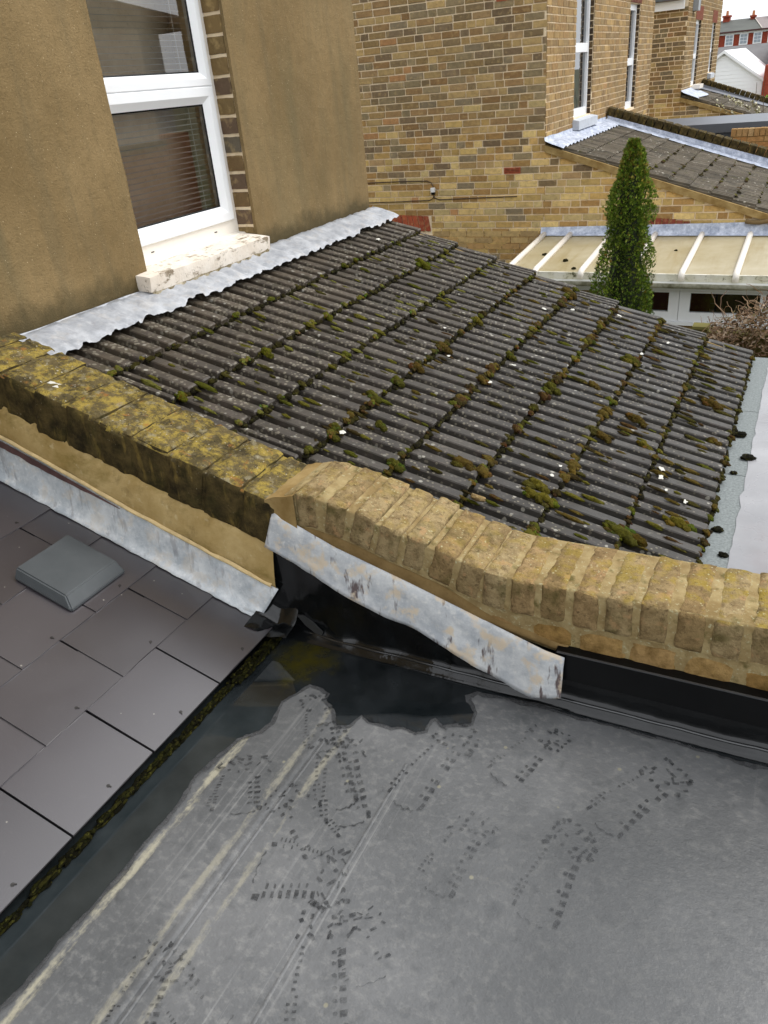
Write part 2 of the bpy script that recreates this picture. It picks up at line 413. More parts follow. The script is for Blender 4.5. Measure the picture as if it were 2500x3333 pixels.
MAT = dict(
    epdm=m_epdm(), rubber=m_black_rubber(), water=m_water(), slate=m_slate(), tile=m_tile(), render=m_render(),
    lead_roof=m_lead('weathered_lead', S(178,182,189,.62), S(218,221,226,.62), S(232,233,235,.64), .14),
    lead_old=m_lead('streaked_lead', S(166,171,176,.95), S(206,208,208,.95), S(226,224,218,.95), 1.0),
    lead_step=m_lead('pale_lead', S(170,177,182,1.0), S(212,215,216,1.0), S(232,233,233,1.0), .35),
    lead_blue=m_lead('blue_grey_lead', S(142,152,172,.95), S(204,211,226,.95), S(222,227,236,.95)),
    joint_brown=m_mortar('brown_bedding_mortar', S(124,100,62,.72), S(156,130,86,.72)), coping=m_coping(), old_top=m_old_top(), old_side=m_old_side(), fillet=m_fillet(),
    mortar_tan=m_mortar('tan_mortar', S(150,122,74,.75), S(190,164,112,.75)),
    mortar_pale=m_mortar('pale_mortar', S(222,200,166), S(240,222,192)),
    mortar_red=m_mortar('red_mortar', S(150,90,70), S(170,105,80)),
    brick_obj=m_brick('stock_brick_single', 'obj'), brick_att=m_brick('stock_brick', 'att'),
    moss=m_moss(), leaf=m_leaf('leaf'), upvc=plain('white_upvc', S(236,238,240), .35, .5, .02),
    upvc_warm=plain('cream_upvc', S(232,226,216), .4, .5, .03),
    dark=plain('dark_interior', (.012,.012,.014,1), .8), black_trim=plain('black_trim', (.0035,.0037,.004,1), .3, .22, .2),
    glass=m_glass('window_glass', boost=2.4), glass_dark=m_glass('dim_glass', (.5,.55,.58,1), 1.6),
    blind=plain('blind_slat', S(222,214,202), .5, .4, .05),
)

# ------------------------------------------------------------------ ground
g = MB(); g.v = [(-600, -600, -2.6), (600, -600, -2.6), (600, 600, -2.6), (-600, 600, -2.6)]; g.face((0, 1, 2, 3))
tg = MT('garden_ground', .95, .1)
tg.color(tg.mix(tg.rng(tg.noise(.8, 6), .4, .6), S(70,84,40,.7), S(120,112,92,.7)))
gr = build(g, 'ground', tg.m); tag(gr, 'rough garden ground of grass and paving far below the roofs', kind='structure')

# ------------------------------------------------------------------ flat rubber roof
roof = thing('flat_roof', 'weathered grey rubber flat roof with puddle and wet boot prints', 'roof')
del roof['category']; roof['kind'] = 'structure'
b = MB(); b.box(-.09, 3.4, -3.6, .12, -2.6, 0.0); build(b, 'roof_base', MAT['epdm'], roof)
# overlying membrane with a lap edge beside the gutter, its surface very slightly uneven
rows = []
NX, NY = 90, 100
for j in range(NY+1):
    y = -3.55 + (3.565)*j/NY; row = []
    for i in range(NX+1):
        x = .138 + 3.2*(i/NX)**1.4
        if i == 0: x = .138 + .004*nz3(0, y, 0, 6)
        row.append((x, y, .0042 + .0012*nz3(x, y, 0, 2.2) - .0008*(i == 0)))
    rows.append(row)
b = MB(); b.grid(rows); build(b, 'membrane', MAT['epdm'], roof, smooth=True)
for x0, w, h in ((.304, .010, .0009), (.322, .004, .0006), (.540, .004, .0004)):
    b = MB(); rows = []
    for j in range(81):
        y = -3.5 + 3.18*j/80; dx = .003*nz3(x0*9, y, 0, 2.5)
        rows.append([(x0-w+dx, y, .0052), (x0-w*.3+dx, y, .0058+h), (x0+w*.3+dx, y, .0058+h), (x0+w+dx, y, .0052)])
    b.grid(rows); build(b, 'membrane_seam', MAT['epdm'], roof, smooth=True)

def line(x, pts):
    for (a, za), (c, zc) in zip(pts, pts[1:]):
        if x <= c: return za + (zc-za)*(x-a)/(c-a)
    return pts[-1][1]
LEAD_TOP = [(.02, .428), (.037, .422), (.21, .349), (.42, .285), (.618, .22), (.82, .184), (.9, .17)]
LEAD_BOT = [(-.005, .325), (.007, .32), (.132, .265), (.25, .216), (.356, .175), (.441, .159), (.522, .123), (.60, .086), (.684, .066), (.752, .051), (.84, .082)]
# black rubber upstand against the parapet, rolling over a soft fillet onto the roof
rows = []
for i in range(161):
    x = -.02 + 3.3*(i/160)**1.15
    zt = max(.125, line(x, LEAD_TOP)-.02) if x < .9 else .16
    w = .006*nz3(x, 0, 0, 9) + .004*nz3(x, 3, 0, 23)
    v = .004*nz3(x, 8, 0, 14)
    prof = [(.004, zt), (.001+w*.4, zt*.7+.02), (.0+w, zt*.4+.03), (.003+w, .062), (.009+w, .044), (.007+w, .034+v), (-.001+w, .026+v), (-.009+w*.5, .017), (-.012, .0105), (-.019, .0072), (-.026, .0046)]
    sh = max(0, 1-(x+.02)/.12); fold = max(0, 1-abs(x-.12)/.16)*.010
    rows.append([(x-.075*sh*max(0, 1-z/.33)+.012*sh, y-fold*math.sin(x*70+z*28)*(.02 < z < .3)*.6, z) for y, z in prof])
b = MB(); b.grid(rows); build(b, 'rubber_upstand', MAT['rubber'], roof, smooth=True)
b = MB(); b.tube([(.06+3.2*i/120, -.001+.006*nz3(.06+3.2*i/120, 0, 0, 9)+.004*nz3(i, 0, 0, .21), .0265+.003*nz3(.06+3.2*i/120, 8, 0, 14)) for i in range(121)], .0042, 8)  # thin glossy tube added along the fold to make its bright highlight line
shine = MT('glossy_highlight_bead', .07, 1.0); shine.color((.02, .021, .022, 1))
build(b, 'highlight_bead', shine.m, roof, smooth=True)
# end of the upstand turned onto the slates, and the corner gusset
SL = .325
def slz(x): return .05 - SL*(x+.01)
rows = []
for i in range(13):
    u = i/12; row = []
    for j in range(9):
        v = j/8
        x = -.075 + .125*u; y = -.105*(v) + .012 + .02*u*v
        z = max(slz(min(x, .0))+.010, .02) + .004*math.sin(u*9)+.05*(1-v)**4
        if v > .8: z -= .004*(v-.8)*5
        row.append((x, y, z))
    rows.append(row)
b = MB(); b.grid(rows); build(b, 'rubber_flap', MAT['rubber'], roof, smooth=True)
rows = []
for i in range(9):
    a = math.pi*i/8; row = []
    for j in range(6):
        q = j/5; x = .085+.03*math.cos(a)*q+.02*(1-q); y = -.004-.012*q*0; z = .062+.034*math.sin(a*2-.8)*q*.7
        row.append((x, y-.006, z))
    rows.append(row)
b = MB()
poly = [(.05, .085), (.07, .09), (.105, .07), (.13, .045), (.125, .034), (.105, .036), (.075, .055)]
b.prism(poly, 'y', -.0035, .001); build(b, 'rubber_patch', plain('grey_rubber_patch', (.035,.036,.036,1), .3, .5), roof)
# black plastic edge trim right of the lead
b = MB()
for x0, x1 in ((.805, 2.02), (2.026, 3.3)):
    b.hexa(((x0,-.026,.112), (x1,-.026,.118), (x1,.02,.118), (x0,.02,.112), (x0,-.022,.186), (x1,-.022,.192), (x1,.02,.197), (x0,.02,.191)))
build(b, 'edge_trim', MAT['black_trim'], roof)
b = MB(); b.box(.81, 3.3, -.0255, -.0205, .1885, .1912); build(b, 'trim_lip', plain('grey_black_trim', (.05,.052,.055,1), .25, .6), roof)  # narrow lip on the trim's top edge, greyer than its face

# puddle
PUD = [[0.161,-0.326],[0.146,-0.252],[0.166,-0.206],[0.182,-0.167],[0.222,-0.168],[0.252,-0.179],[0.257,-0.203],[0.293,-0.225],[0.325,-0.272],[0.354,-0.261],[0.367,-0.217],[0.397,-0.232],[0.426,-0.227],[0.457,-0.228],[0.482,-0.216],[0.519,-0.223],[0.538,-0.208],[0.535,-0.172],[0.546,-0.158],[0.57,-0.175],[0.589,-0.162],[0.633,-0.144],[0.626,-0.106],[0.592,-0.071],[0.585,-0.058],[0.607,-0.032],[0.719,-0.022],[0.79,-0.021],[0.876,-0.026],[0.958,-0.022],[1.032,-0.025],[1.095,-0.022],[1.171,-0.027],[1.232,-0.032],[1.289,-0.024],[1.45,-.028],[1.6,-.022]]
GUT = [[0.1,-3.4],[0.098,-1.5],[0.1,-1.11],[0.106,-1.057],[0.103,-0.986],[0.11,-0.89],[0.107,-0.844],[0.108,-0.792],[0.105,-0.727],[0.108,-0.644],[0.09,-0.543],[.1,-.47],[.118,-.40],[.15,-.36]]
pts = GUT + PUD
out = []
for i in range(len(pts)-1):
    a, c = Vector(pts[i]), Vector(pts[i+1]); n = max(2, int((c-a).length/.008)); n = min(n, 60)
    for k in range(n):
        p = a.lerp(c, k/n); q = p + Vector((noise.noise(Vector((p.x*60, p.y*60, 0))), noise.noise(Vector((p.x*60, p.y*60, 9)))))*.004
        out.append((q.x, q.y, .0068))
out += [(1.6, .03, .0068), (-.085, .03, .0068), (-.085, -3.4, .0068)]
b = MB(); b.v = out; b.face(tuple(range(len(out))))
rim = []
for i, p in enumerate(out[:-3]):
    a, c = Vector(out[max(i-3, 0)]), Vector(out[min(i+3, len(out)-4)]); d = (c-a); d = Vector((d.y, -d.x, 0)).normalized() if d.length > 1e-6 else Vector((0, 0, 0))
    e = .007+.012*max(0, noise.noise(Vector((p[0]*16, p[1]*16, 2)))+.25)
    rim.append((p[0]+d.x*e, p[1]+d.y*e, .0061))
rb_ = MB(); rb_.v = rim+[(q[0], q[1], .0061) for q in out[-3:]]; rb_.face(tuple(range(len(rb_.v))))
damp = MT('damp_rubber', .35, .4); damp.color(damp.mix(damp.rng(damp.noise(30, 4), .35, .7), (.05,.052,.055,1), (.085,.087,.09,1))); damp.set(damp.p.inputs['Alpha'], damp.rng(damp.noise(45, 4, .7), .38, .6, .35, .85))
build(rb_, 'damp_patch', damp.m, roof)
w = build(b, 'water', MAT['water']); tag(w, 'shallow dark rainwater lying in the gutter and corner of the grey flat roof', kind='structure')

# boot prints left by wet soles
def lug_print(toe, heel, width, seed, side=1, drop=.25, blur=0):
    rnd = random.Random(seed); toe, heel = Vector(toe), Vector(heel)
    u = heel-toe; L = u.length; u.normalize(); v = Vector((-u.y, u.x))*side
    b = MB()
    def P(s, t): q = toe + u*(s*L) + v*(t*width); return (q.x, q.y, .0064+.0004*(b_off[0] % 7)/7)
    b_off = [0]
    def blob(s, t, ds, dt, rot=0, n=6):
        if rnd.random() < drop: return
        b_off[0] += 1; k = len(b.v); pts = []
        for i in range(n):
            a = 2*math.pi*(i+.5)/n+rnd.uniform(-.18, .18); r = rnd.uniform(.75, 1.25)
            aa = max(-1, min(1, 1.7*math.cos(a)))*ds*r; bb = max(-1, min(1, 1.7*math.sin(a)))*dt*r
            pts.append(P(s+(aa*math.cos(rot)-bb*math.sin(rot)*width/L)/1, t+(aa*math.sin(rot)*L/width+bb*math.cos(rot))))
        b.v += pts; b.face(tuple(range(k, k+n)))
    # ticks down the inner edge
    for i in range(11):
        s = .36+.048*i
        for t in (-.44, -.34) if i > 6 else (-.40,):
            blob(s, t+.05*math.sin(s*6), .009, .032, 0, 4)
    # square lugs down the outer edge, in pairs
    for i in range(7):
        s = .32+.082*i
        blob(s, .33-.05*math.sin(s*5), .020, .055, .1, 4); blob(s, .20-.05*math.sin(s*5), .014, .038, .1, 5)
    # lugs across the ball and toe
    for i in range(5):
        for j in range(6):
            s = .03+.062*i; w_ = .5*math.sqrt(max(.05, 1-((.22-s)/.26)**2)); t = (j-2.5)/2.8*w_
            if rnd.random() < .72: blob(s+rnd.uniform(-.022, .022), t+rnd.uniform(-.05, .05), rnd.uniform(.008, .024), rnd.uniform(.025, .08), rnd.uniform(-1.2, 1.2), rnd.choice((4, 5, 6, 7)))
    # heel arc
    k = len(b.v); n = 14; arc = []
    for i in range(n+1):
        a = math.pi*(.10+.45*i/n+.1*(seed % 3)); arc.append((.93+.06*math.sin(a)+.008*math.sin(i*1.3), .40*math.cos(a)))
    for (s, t) in arc: b.v.append(P(s, t))
    for (s, t) in reversed(arc): b.v.append(P(s-.004-.016*rnd.random(), t*.95))
    b.face(tuple(range(k, len(b.v))))
    blob(.9, .42, .035, .05); blob(.9, -.4, .03, .04)
    return b
wet = MT('wet_rubber_mark', .3, .4); wet.color((.028, .03, .033, 1)); wet.set(wet.p.inputs['Alpha'], wet.math('MULTIPLY', wet.rng(wet.noise(90, 4, .7), .36, .62, .25, 1), wet.rng(wet.noise(5, 2), .3, .62, .35, .8))); wet = wet.m
PRINTS = [((.352,-.302), (.499,-.53), .115, 1, 1, .0), ((.30,-.27), (.46,-.50), .10, 21, 1, .1), ((.215,-.185), (.346,-.36), .10, 2, 1, .15), ((.17,-.44), (.245,-.60), .13, 3, 1, .2),
          ((.30,-.50), (.49,-.60), .10, 4, -1, .3), ((.56,-.64), (.37,-.69), .15, 5, 1, .15), ((.545,-.69), (.66,-.93), .115, 6, 1, .1),
          ((.63,-.15), (.575,-.44), .105, 7, 1, .2), ((.835,-.08), (.752,-.29), .10, 8, 1, .2), ((1.115,-.10), (.98,-.325), .105, 9, 1, .15),
          ((.755,-.385), (.722,-.60), .095, 10, 1, .25), ((.95,-.33), (.918,-.585), .105, 11, 1, .15), ((.30,-.89), (.355,-1.06), .10, 12, 1, .35),
          ((.33,-.94), (.50,-.98), .10, 13, 1, .4), ((.60,-.70), (.70,-.80), .11, 14, 1, .45)]
for a in PRINTS:
    p = build(lug_print(*a), 'boot_print', wet, roof, fix=False)
    p.data.polygons.foreach_set('use_smooth', [False]*len(p.data.polygons))

# ------------------------------------------------------------------ slate roof beside it
sroof = thing('slate_roof', 'sloping dark purple-grey slate roof with square vent', 'roof')
ANG = math.atan(SL)
b = MB(); b.hexa(((-1.3,-3.6,slz(-1.3)-.3), (-.05,-3.6,-.1), (-.05,-.012,-.1), (-1.3,-.012,slz(-1.3)-.3), (-1.3,-3.6,slz(-1.3)-.014), (-.05,-3.6,slz(-.05)-.014), (-.05,-.012,slz(-.05)-.014), (-1.3,-.012,slz(-1.3)-.014)))
build(b, 'roof_deck', plain('black_underlay', (.01,.01,.01,1), .9), sroof)
def slate_mesh(w, seed):
    L = .36; t = .0055; b = MB(); rnd = random.Random(seed); n = 8
    rows = []
    e = [rnd.uniform(-.0008, .0008) for _ in range(n+1)]
    top = [[(-L, -w/2+w*i/n, t) for i in range(n+1)], [(0+e[i], -w/2+w*i/n, t) for i in range(n+1)]]
    b.grid(top); k = len(b.v)
    b.v += [(-L, -w/2, 0), (-L, w/2, 0), (0, -w/2, 0), (0, w/2, 0)]
    b.face((0, n+1, k+2, k)); b.face((n, 2*n+1, k+3, k+1)); b.face(tuple(range(n+1, 2*n+2))+(k+3, k+2)); b.face((k, k+1, k+3, k+2))
    me = b.mesh('slate'); me.materials.append(MAT['slate']); return me
SLM = [slate_mesh(.2505, i) for i in range(4)]
riv = MB()
for i in range(1):
    n = 8; ring = [(.0045*math.cos(2*math.pi*q/n), .0045*math.sin(2*math.pi*q/n)) for q in range(n)]
    riv.prism(ring, 'z', 0, .001); riv.box(-.002, .008, -.0012, .0012, .001, .0025)
rivm = riv.mesh('rivet'); rivm.materials.append(plain('tarnished_rivet', (.03,.027,.025,1), .4, .5))
tilt = .0062/.2
for c in range(7):
    xe = -.013 - .1985*c
    off = -.043 if c % 2 == 0 else -.043+.128
    j = 0
    while True:
        y1 = off - .256*j; y0 = y1-.256; j += 1
        if y1 < -2.6: break
        if y0 > -.06: continue
        if y1 > 0:
            b = MB(); wv = -.03-y0-.0055; sl = slate_mesh(wv, 9); yc = y0+.0028+wv/2
        else: sl = random.choice(SLM); yc = (y0+y1)/2
        o = link('slate', sl, None, sroof)
        o.location = (xe+random.uniform(-.001, .001), yc, slz(xe)+.001); o.rotation_euler = (random.uniform(-.002, .002), ANG-tilt*.6, random.uniform(-.003, .003))
        if y1 <= 0:
            r = link('rivet', rivm, None, o); r.location = (-.022, random.uniform(-.01, .01), .0055); r.rotation_euler = (0, 0, random.uniform(-1, 1))
# vent tile
vent = MB()
def vent_pt(x, y, h): return (x-.0*h, y, slz(x)+h)
x0, x1, y0, y1 = -.652, -.452, -.338, -.128
low = [(x0, y0), (x1, y0), (x1, y1), (x0, y1)]; ins = [(x0+.005, y0+.012), (x1-.022, y0+.012), (x1-.022, y1-.006), (x0+.005, y1-.006)]
R0 = [vent_pt(x, y, .012) for x, y in low]; R1 = [vent_pt(x, y, .014) for x, y in low]; R2 = [vent_pt(x, y, .043) for x, y in ins]
vent.v = R0+R1+R2; 
for a in (0, 4):
    for i in range(4): vent.face((a+i, a+(i+1) % 4, a+4+(i+1) % 4, a+4+i))
vent.face((8, 9, 10, 11)); vent.face((3, 2, 1, 0))
vm = vent.mesh('vent_cap'); bm = bmesh.new(); bm.from_mesh(vm); bmesh.ops.bevel(bm, geom=list(bm.edges), offset=.004, segments=2, affect='EDGES'); bm.to_mesh(vm); bm.free()
t = MT('grey_vent_plastic', .42, .45)
c = t.mix(t.rng(t.noise(9, 4), .35, .7), S(90,95,98,.55), S(104,109,112,.55)); sp = t.math('MULTIPLY', t.rng(t.vor(30), .1, .16, 1, 0), t.rng(t.noise(11, 2), .58, .64))
t.color(t.mix(sp, c, S(190,186,170,.8))); t.bump(t.noise(180, 2), .1, .001)
vp = link('roof_vent', None, None, sroof); vp['label'] = 'square grey plastic roof vent with bevelled cap'
link('vent_cap', vm, t.m, vp)
b = MB(); b.v = [vent_pt(x, y, h) for h in (.004, .013) for x, y in ((x0+.015,y0+.02), (x1-.012,y0+.02), (x1-.012,y1-.02), (x0+.015,y1-.02))]
for i in range(4): b.face((i, (i+1) % 4, 4+(i+1) % 4, 4+i))
build(b, 'vent_grille', MAT['dark'], vp)
# mossy line where the slates meet the gutter
def moss_blob(b, p, rx, ry, rz, col, seed, sub=2, rot=0.0, nrm=None):
    bm = bmesh.new(); bmesh.ops.create_icosphere(bm, subdivisions=sub, radius=1)
    k = len(b.v); cr, sr = math.cos(rot), math.sin(rot)
    for v in bm.verts:
        q = v.co; d = 1+.34*noise.noise(q*1.7+Vector((seed*1.3, seed, 0)))+.22*noise.noise(q*4.5+Vector((seed, 0, seed)))+(.22*noise.noise(q*11+Vector((0, seed, seed))) if sub > 2 else 0)
        x, y, z = q.x*rx*d, q.y*ry*d, max(q.z, -.35)*rz*d
        b.v.append((p[0]+x*cr-y*sr, p[1]+x*sr+y*cr, p[2]+z - (SLT*x*cr-SLT*y*sr if nrm is None else 0)))
    for f in bm.faces:
        g_ = f.calc_center_median().z; s_ = 1.0+.12*random.uniform(-1, 1)
        b.face(tuple(k+v.index for v in f.verts), 0, tuple(x*s_ for x in col[:3])+(1,))
    bm.free()
SLT = 0
b = MB(); rnd = random.Random(3)
for i in range(1300):
    y = -rnd.random()**1.2*2.2+.0
    moss_blob(b, (-.017+rnd.uniform(-.003, .010)*(1 if y < -.25 else 2.4), y, .012+rnd.uniform(-.004, .014)), rnd.uniform(.002, .006), rnd.uniform(.005, .016), rnd.uniform(.002, .006), S(*rnd.choice(((40,42,12), (56,58,18), (28,28,12), (30,30,14), (74,72,26))), .4), i, 2)
mo = build(b, 'moss', MAT['moss'], smooth=True); tag(mo, 'dark wet moss lining the gutter edge of the slates', kind='stuff')

# ------------------------------------------------------------------ parapet wall between the roofs
par = thing('parapet_wall', 'brick parapet with yellow lichen, curved brick-on-edge coping and lead flashing', 'wall')
NEWTOP = [(.0, .47), (.06, .478), (.09, .486), (.141, .49), (.214, .479), (.289, .459), (.354, .437), (.414, .421), (.496, .398), (.565, .379), (.621, .364), (.70, .358), (3.4, .358)]
def oldz(x): return .4547-.308*x
core = [(-1.3, -.3), (3.4, -.3), (3.4, .262)]
for x in (1.4, .7, .62, .55, .48, .4, .33, .26, .2, .14, .09, .06): core.append((x, line(x, NEWTOP)-.104))
core += [(.03, oldz(.03)-.112), (-1.3, oldz(-1.3)-.112)]
b = MB(); b.prism(core, 'y', .022, .212); build(b, 'wall_core', MAT['mortar_tan'], par)
# new coping, brick on edge, following the curve
x = .098; i = 0; first = True
CB = [rough_box(.0635, .214, .101, 6, 16, 9, .0016, 34, s, .0034) for s in range(8)]
for m_ in CB: m_.materials.append(MAT['coping'])
while x < 3.2:
    zc0, zc1 = line(x, NEWTOP), line(min(x+.073, 3.39), NEWTOP)
    a = math.atan2(zc1-zc0, .073); xm = x+.0365; zt = line(xm, NEWTOP)
    o = link('coping_brick', CB[i % 8], None, par)
    o.location = (xm-math.sin(a)*-.05*-1, .105+random.uniform(-.003, .003), zt-.0505*math.cos(a)+random.uniform(-.002, .002)); o.rotation_euler = (random.uniform(-.02, .02), -a+random.uniform(-.015, .015), random.uniform(-.012, .012))
    if i % 3 == 1: o.scale = (.97, 1, 1.01)
    x += .0745*math.cos(a)+.0003; i += 1
# mortar between the coping bricks (a continuous curved bed slightly below the faces)
rows = []
for i in range(90):
    x = .07+3.2*(i/89)**1.6; z = line(x, NEWTOP)
    rows.append([(x, .002+.002*nz3(x, 0, 0, 50), z-.1), (x, .002+.002*nz3(x, 1, 0, 60), z-.05), (x, .002, z-.008), (x, .005, z-.003), (x, .06, z-.0025+.002*nz3(x, 5, 0, 50)), (x, .205, z-.003), (x, .209, z-.012), (x, .209, z-.1)])
t = MT('coping_joint_mortar', .95, .15)
c = t.mix(t.rng(t.noise(20, 4), .35, .7), S(156,132,88,.66), S(194,174,126,.68)); c = t.mix(t.rng(t.noise(25, 4, .6, t.map((1,1,1),(3,1,2))), .55, .68, 0, .75), c, S(108,100,50,.5)); c = t.mix(t.rng(t.noise(90, 3, .7), .58, .68, 0, .8), c, S(204,196,156,.66)); t.color(c); t.bump(t.noise(120, 4), .5, .004)
MAT['joint'] = t.m
b = MB(); b.grid(rows); build(b, 'coping_mortar', t.m, par, smooth=True)
# header course under the coping on the right
HB = [rough_box(.1025, .1, .066, 6, 3, 4, .0022, 20, 30+s, .003) for s in range(6)]
t = MT('weathered_header_brick', .95, .15); o_ = t.orand()
c = t.ramp(o_, [(0, S(158,124,72,.82)), (.4, S(176,144,92,.82)), (.7, S(166,134,98,.82)), (1, S(150,120,66,.82))])
c = t.mix(t.rng(t.noise(22, 5, .7), .42, .68, 0, .8), c, S(104,78,36,.7)); c = t.mix(t.rng(t.noise(34, 4), .56, .72, 0, .6), c, S(186,152,86,.7)); c = t.mix(t.rng(t.noise(10, 4), .58, .7, 0, .6), c, S(112,100,40,.6))
t.color(c); t.bump(t.math('ADD', t.noise(120, 4, .75), t.noise(36, 4)), .6, .005)
for m_ in HB: m_.materials.append(t.m)
xs = .50; i = 0
while xs < 3.2:
    wv = .104 if i % 5 else .112; xm = xs+wv/2
    top = line(xm, NEWTOP)-.112; zc = top-.036
    if zc+.03 > line(xm, LEAD_TOP)-.03 or xm > .8:
        o = link('brick', HB[i % 6], None, par); o.location = (xm, .055+random.uniform(-.002, .002), zc); o.rotation_euler = (0, math.atan2(-(line(xm+.05, NEWTOP)-line(xm-.05, NEWTOP)), .1), random.uniform(-.012, .012))
    xs += wv+.011; i += 1
xs = .86; i = 0
while xs < 3.2:   # next course, mostly hidden by the black trim
    o = link('brick', HB[(i+3) % 6], None, par); xm = xs+.055; o.location = (xm, .056, .172); xs += .114; i += 1
rows = []
for i in range(60):
    x = .46+2.8*i/59; zt = line(x, NEWTOP)-.098; rows.append([(x, .006+.002*nz3(x, 0, 0, 40), zt), (x, .0075+.002*nz3(x, 3, 0, 40), zt-.06), (x, .008, min(zt-.1, .20)), (x, .008, .13)])
b = MB(); b.grid(rows); build(b, 'joint_mortar', MAT['joint'], par, smooth=True)
# mortar toothing where the new coping meets the old one
b = MB(); rows = []
for i in range(12):
    u = i/11
    row = []
    for j in range(10):
        v = j/9
        x = .102 - (.095*(1-v)**1.2)*(1.0) ; zt = oldz(x)+.004+ (line(.102, NEWTOP)-.006-oldz(.102))*v**.8
        y = -.004+.215*u
        row.append((x+.006*nz3(x, y, 0, 30), y, zt+.004*nz3(x, y, 4, 40)))
    rows.append(row)
b.grid(rows)
fr = [(p[0], p[1]-.001, p[2]) for p in rows[0]]
k = len(b.v); b.v += fr + [(p[0], p[1]-.002, line(p[0], LEAD_TOP)-.02 if p[0] > .03 else .36) for p in fr]
for j in range(9): b.face((k+j, k+j+1, k+10+j+1, k+10+j))
build(b, 'mortar_toothing', MAT['mortar_tan'], par, smooth=True)
# wedge of bedding mortar above the lead
rows = []
for i in range(40):
    x = .03+.80*i/39; zt = line(max(x, .09), NEWTOP)-.098; zb = line(x, LEAD_TOP)-.012
    if zt < zb+.004: zt = zb+.004
    ft = min(1, max(0, (x-.5)/.15)); zt = zt*(1-ft)+(zb+.02)*ft if x > .5 else zt
    rows.append([(x, .0, zb), (x, -.003+.003*nz3(x, 0, 0, 30), zb*.6+zt*.4), (x, .001+.003*nz3(x, 2, 0, 40), zb*.15+zt*.85), (x, .012, zt+.004)])
b = MB(); b.grid(rows); build(b, 'bedding_mortar', MAT['joint_brown'], par, smooth=True)
# old coping on the left
x = -1.28; i = 0
OB = [rough_box(.121, .232, .150, 8, 14, 8, .0035, 18, 60+s, .005) for s in range(7)]
for me in OB:
    me.materials.append(MAT['old_top']); me.materials.append(MAT['old_side'])
    for p in me.polygons: p.material_index = 0 if p.normal.z > .5 else 1
while x < .0:
    o = link('old_coping_brick', OB[i % 7], None, par); xm = x+.062
    o.location = (xm, .110+random.uniform(-.004, .004), oldz(xm)-.0745*math.cos(.3)+random.uniform(-.002, .002)); o.rotation_euler = (random.uniform(-.012, .01), math.atan(.308)+random.uniform(-.012, .012), random.uniform(-.008, .008))
    x += .1195; i += 1
rows = []
for i in range(60):
    x = -1.3+1.34*i/59; z = oldz(x)
    rows.append([(x, .004+.004*nz3(x, 0, 0, 30), z-.155), (x, .0+.004*nz3(x, 2, 0, 30), z-.05), (x, -.002, z-.008), (x, .003, z-.003), (x, .06, z-.0015+.003*nz3(x, 5, 0, 45)), (x, .215, z-.002), (x, .222, z-.012), (x, .222, z-.1)])
b = MB(); b.grid(rows); ob = build(b, 'old_coping_mortar', [MAT['old_side'], MAT['old_top']], par, smooth=True)
for p in ob.data.polygons: p.material_index = 1 if p.normal.z > .6 else 0
# rendered band and lead step flashing under the old coping
LT = [(-1.4, .66), (-.964, .523), (-.82, .472), (-.614, .395), (-.488, .346), (0, .182), (.05, .165)]
BT = [(-1.4, .79), (-.952, .627), (-.608, .496), (-.389, .430), (0, .300), (.06, .28)]
rows = []
for i in range(80):
    x = -1.38+1.385*i/79; zb, zt = line(x, LT), line(x, BT); n = .006*nz3(x, 0, 0, 12)
    rows.append([(x, -.012, zb-.01), (x, -.020+n, zb+.004+.003*nz3(x, 4, 0, 40)), (x, -.016+n, zb+.35*(zt-zb)), (x, -.008+n, zb+.75*(zt-zb)), (x, -.001, zt+.004*nz3(x, 9, 0, 30)), (x, .012, zt+.012)])
b = MB(); b.grid(rows); build(b, 'render_band', MAT['fillet'], par, smooth=True)
rows = []
for i in range(90):
    x = -1.38+1.375*i/89; z = line(x, LT)+.004+.003*nz3(x, 1, 0, 18); h = .007+.003*nz3(x, 5, 0, 22)
    rows.append([(x, -.020, z+h), (x, -.0265, z+h*.6), (x, -.0275, z-h*.4), (x, -.022, z-h)])
b = MB(); b.grid(rows); build(b, 'render_lip', plain('cream_mortar_lip', S(206,182,134), .9, .2, .2, 30, .4, 120), par, smooth=True)
rows = []
for i in range(60):
    x = -1.38+.86*i/59; z = line(x, LT)-.008; h = .022*min(1, (i < 40) or (59-i)/19)*(1+.4*nz3(x, 3, 0, 25))
    rows.append([(x, -.0262, z), (x, -.0275, z-h*.5), (x, -.0295, z-h)])
b = MB(); b.grid(rows); build(b, 'maroon_paint', plain('maroon_paint', S(86,62,60,.9), .6, .4, .3, 30), par, smooth=True)
rows = []
for i in range(110):
    x = -1.38+1.41*i/109; zt = line(x, LT)+.003; zs = slz(x)+.0085
    n = .0035*nz3(x, 0, 0, 14)+.002*nz3(x, 5, 0, 45); e = .004*nz3(x, 7, 0, 25)
    xs_ = [x-.085*max(0, 1-(.03-x)/.25)*q_-.02*max(0, 1-(.03-x)/.25) for q_ in (0, .25, .55, .85, 1, 1.05)]
    rows.append([(xs_[0], -.016, zt), (xs_[1], -.022+n*.5, zt*.75+zs*.25), (xs_[2], -.026+n, zt*.45+zs*.55), (xs_[3], -.031+n, zt*.15+zs*.85), (xs_[4], -.040+n*.7, slz(xs_[4])+.0145), (xs_[5], -.050+e, slz(xs_[5])+.0095)])
b = MB(); b.grid(rows); lf = build(b, 'lead_flashing', MAT['lead_step'], par, smooth=True)
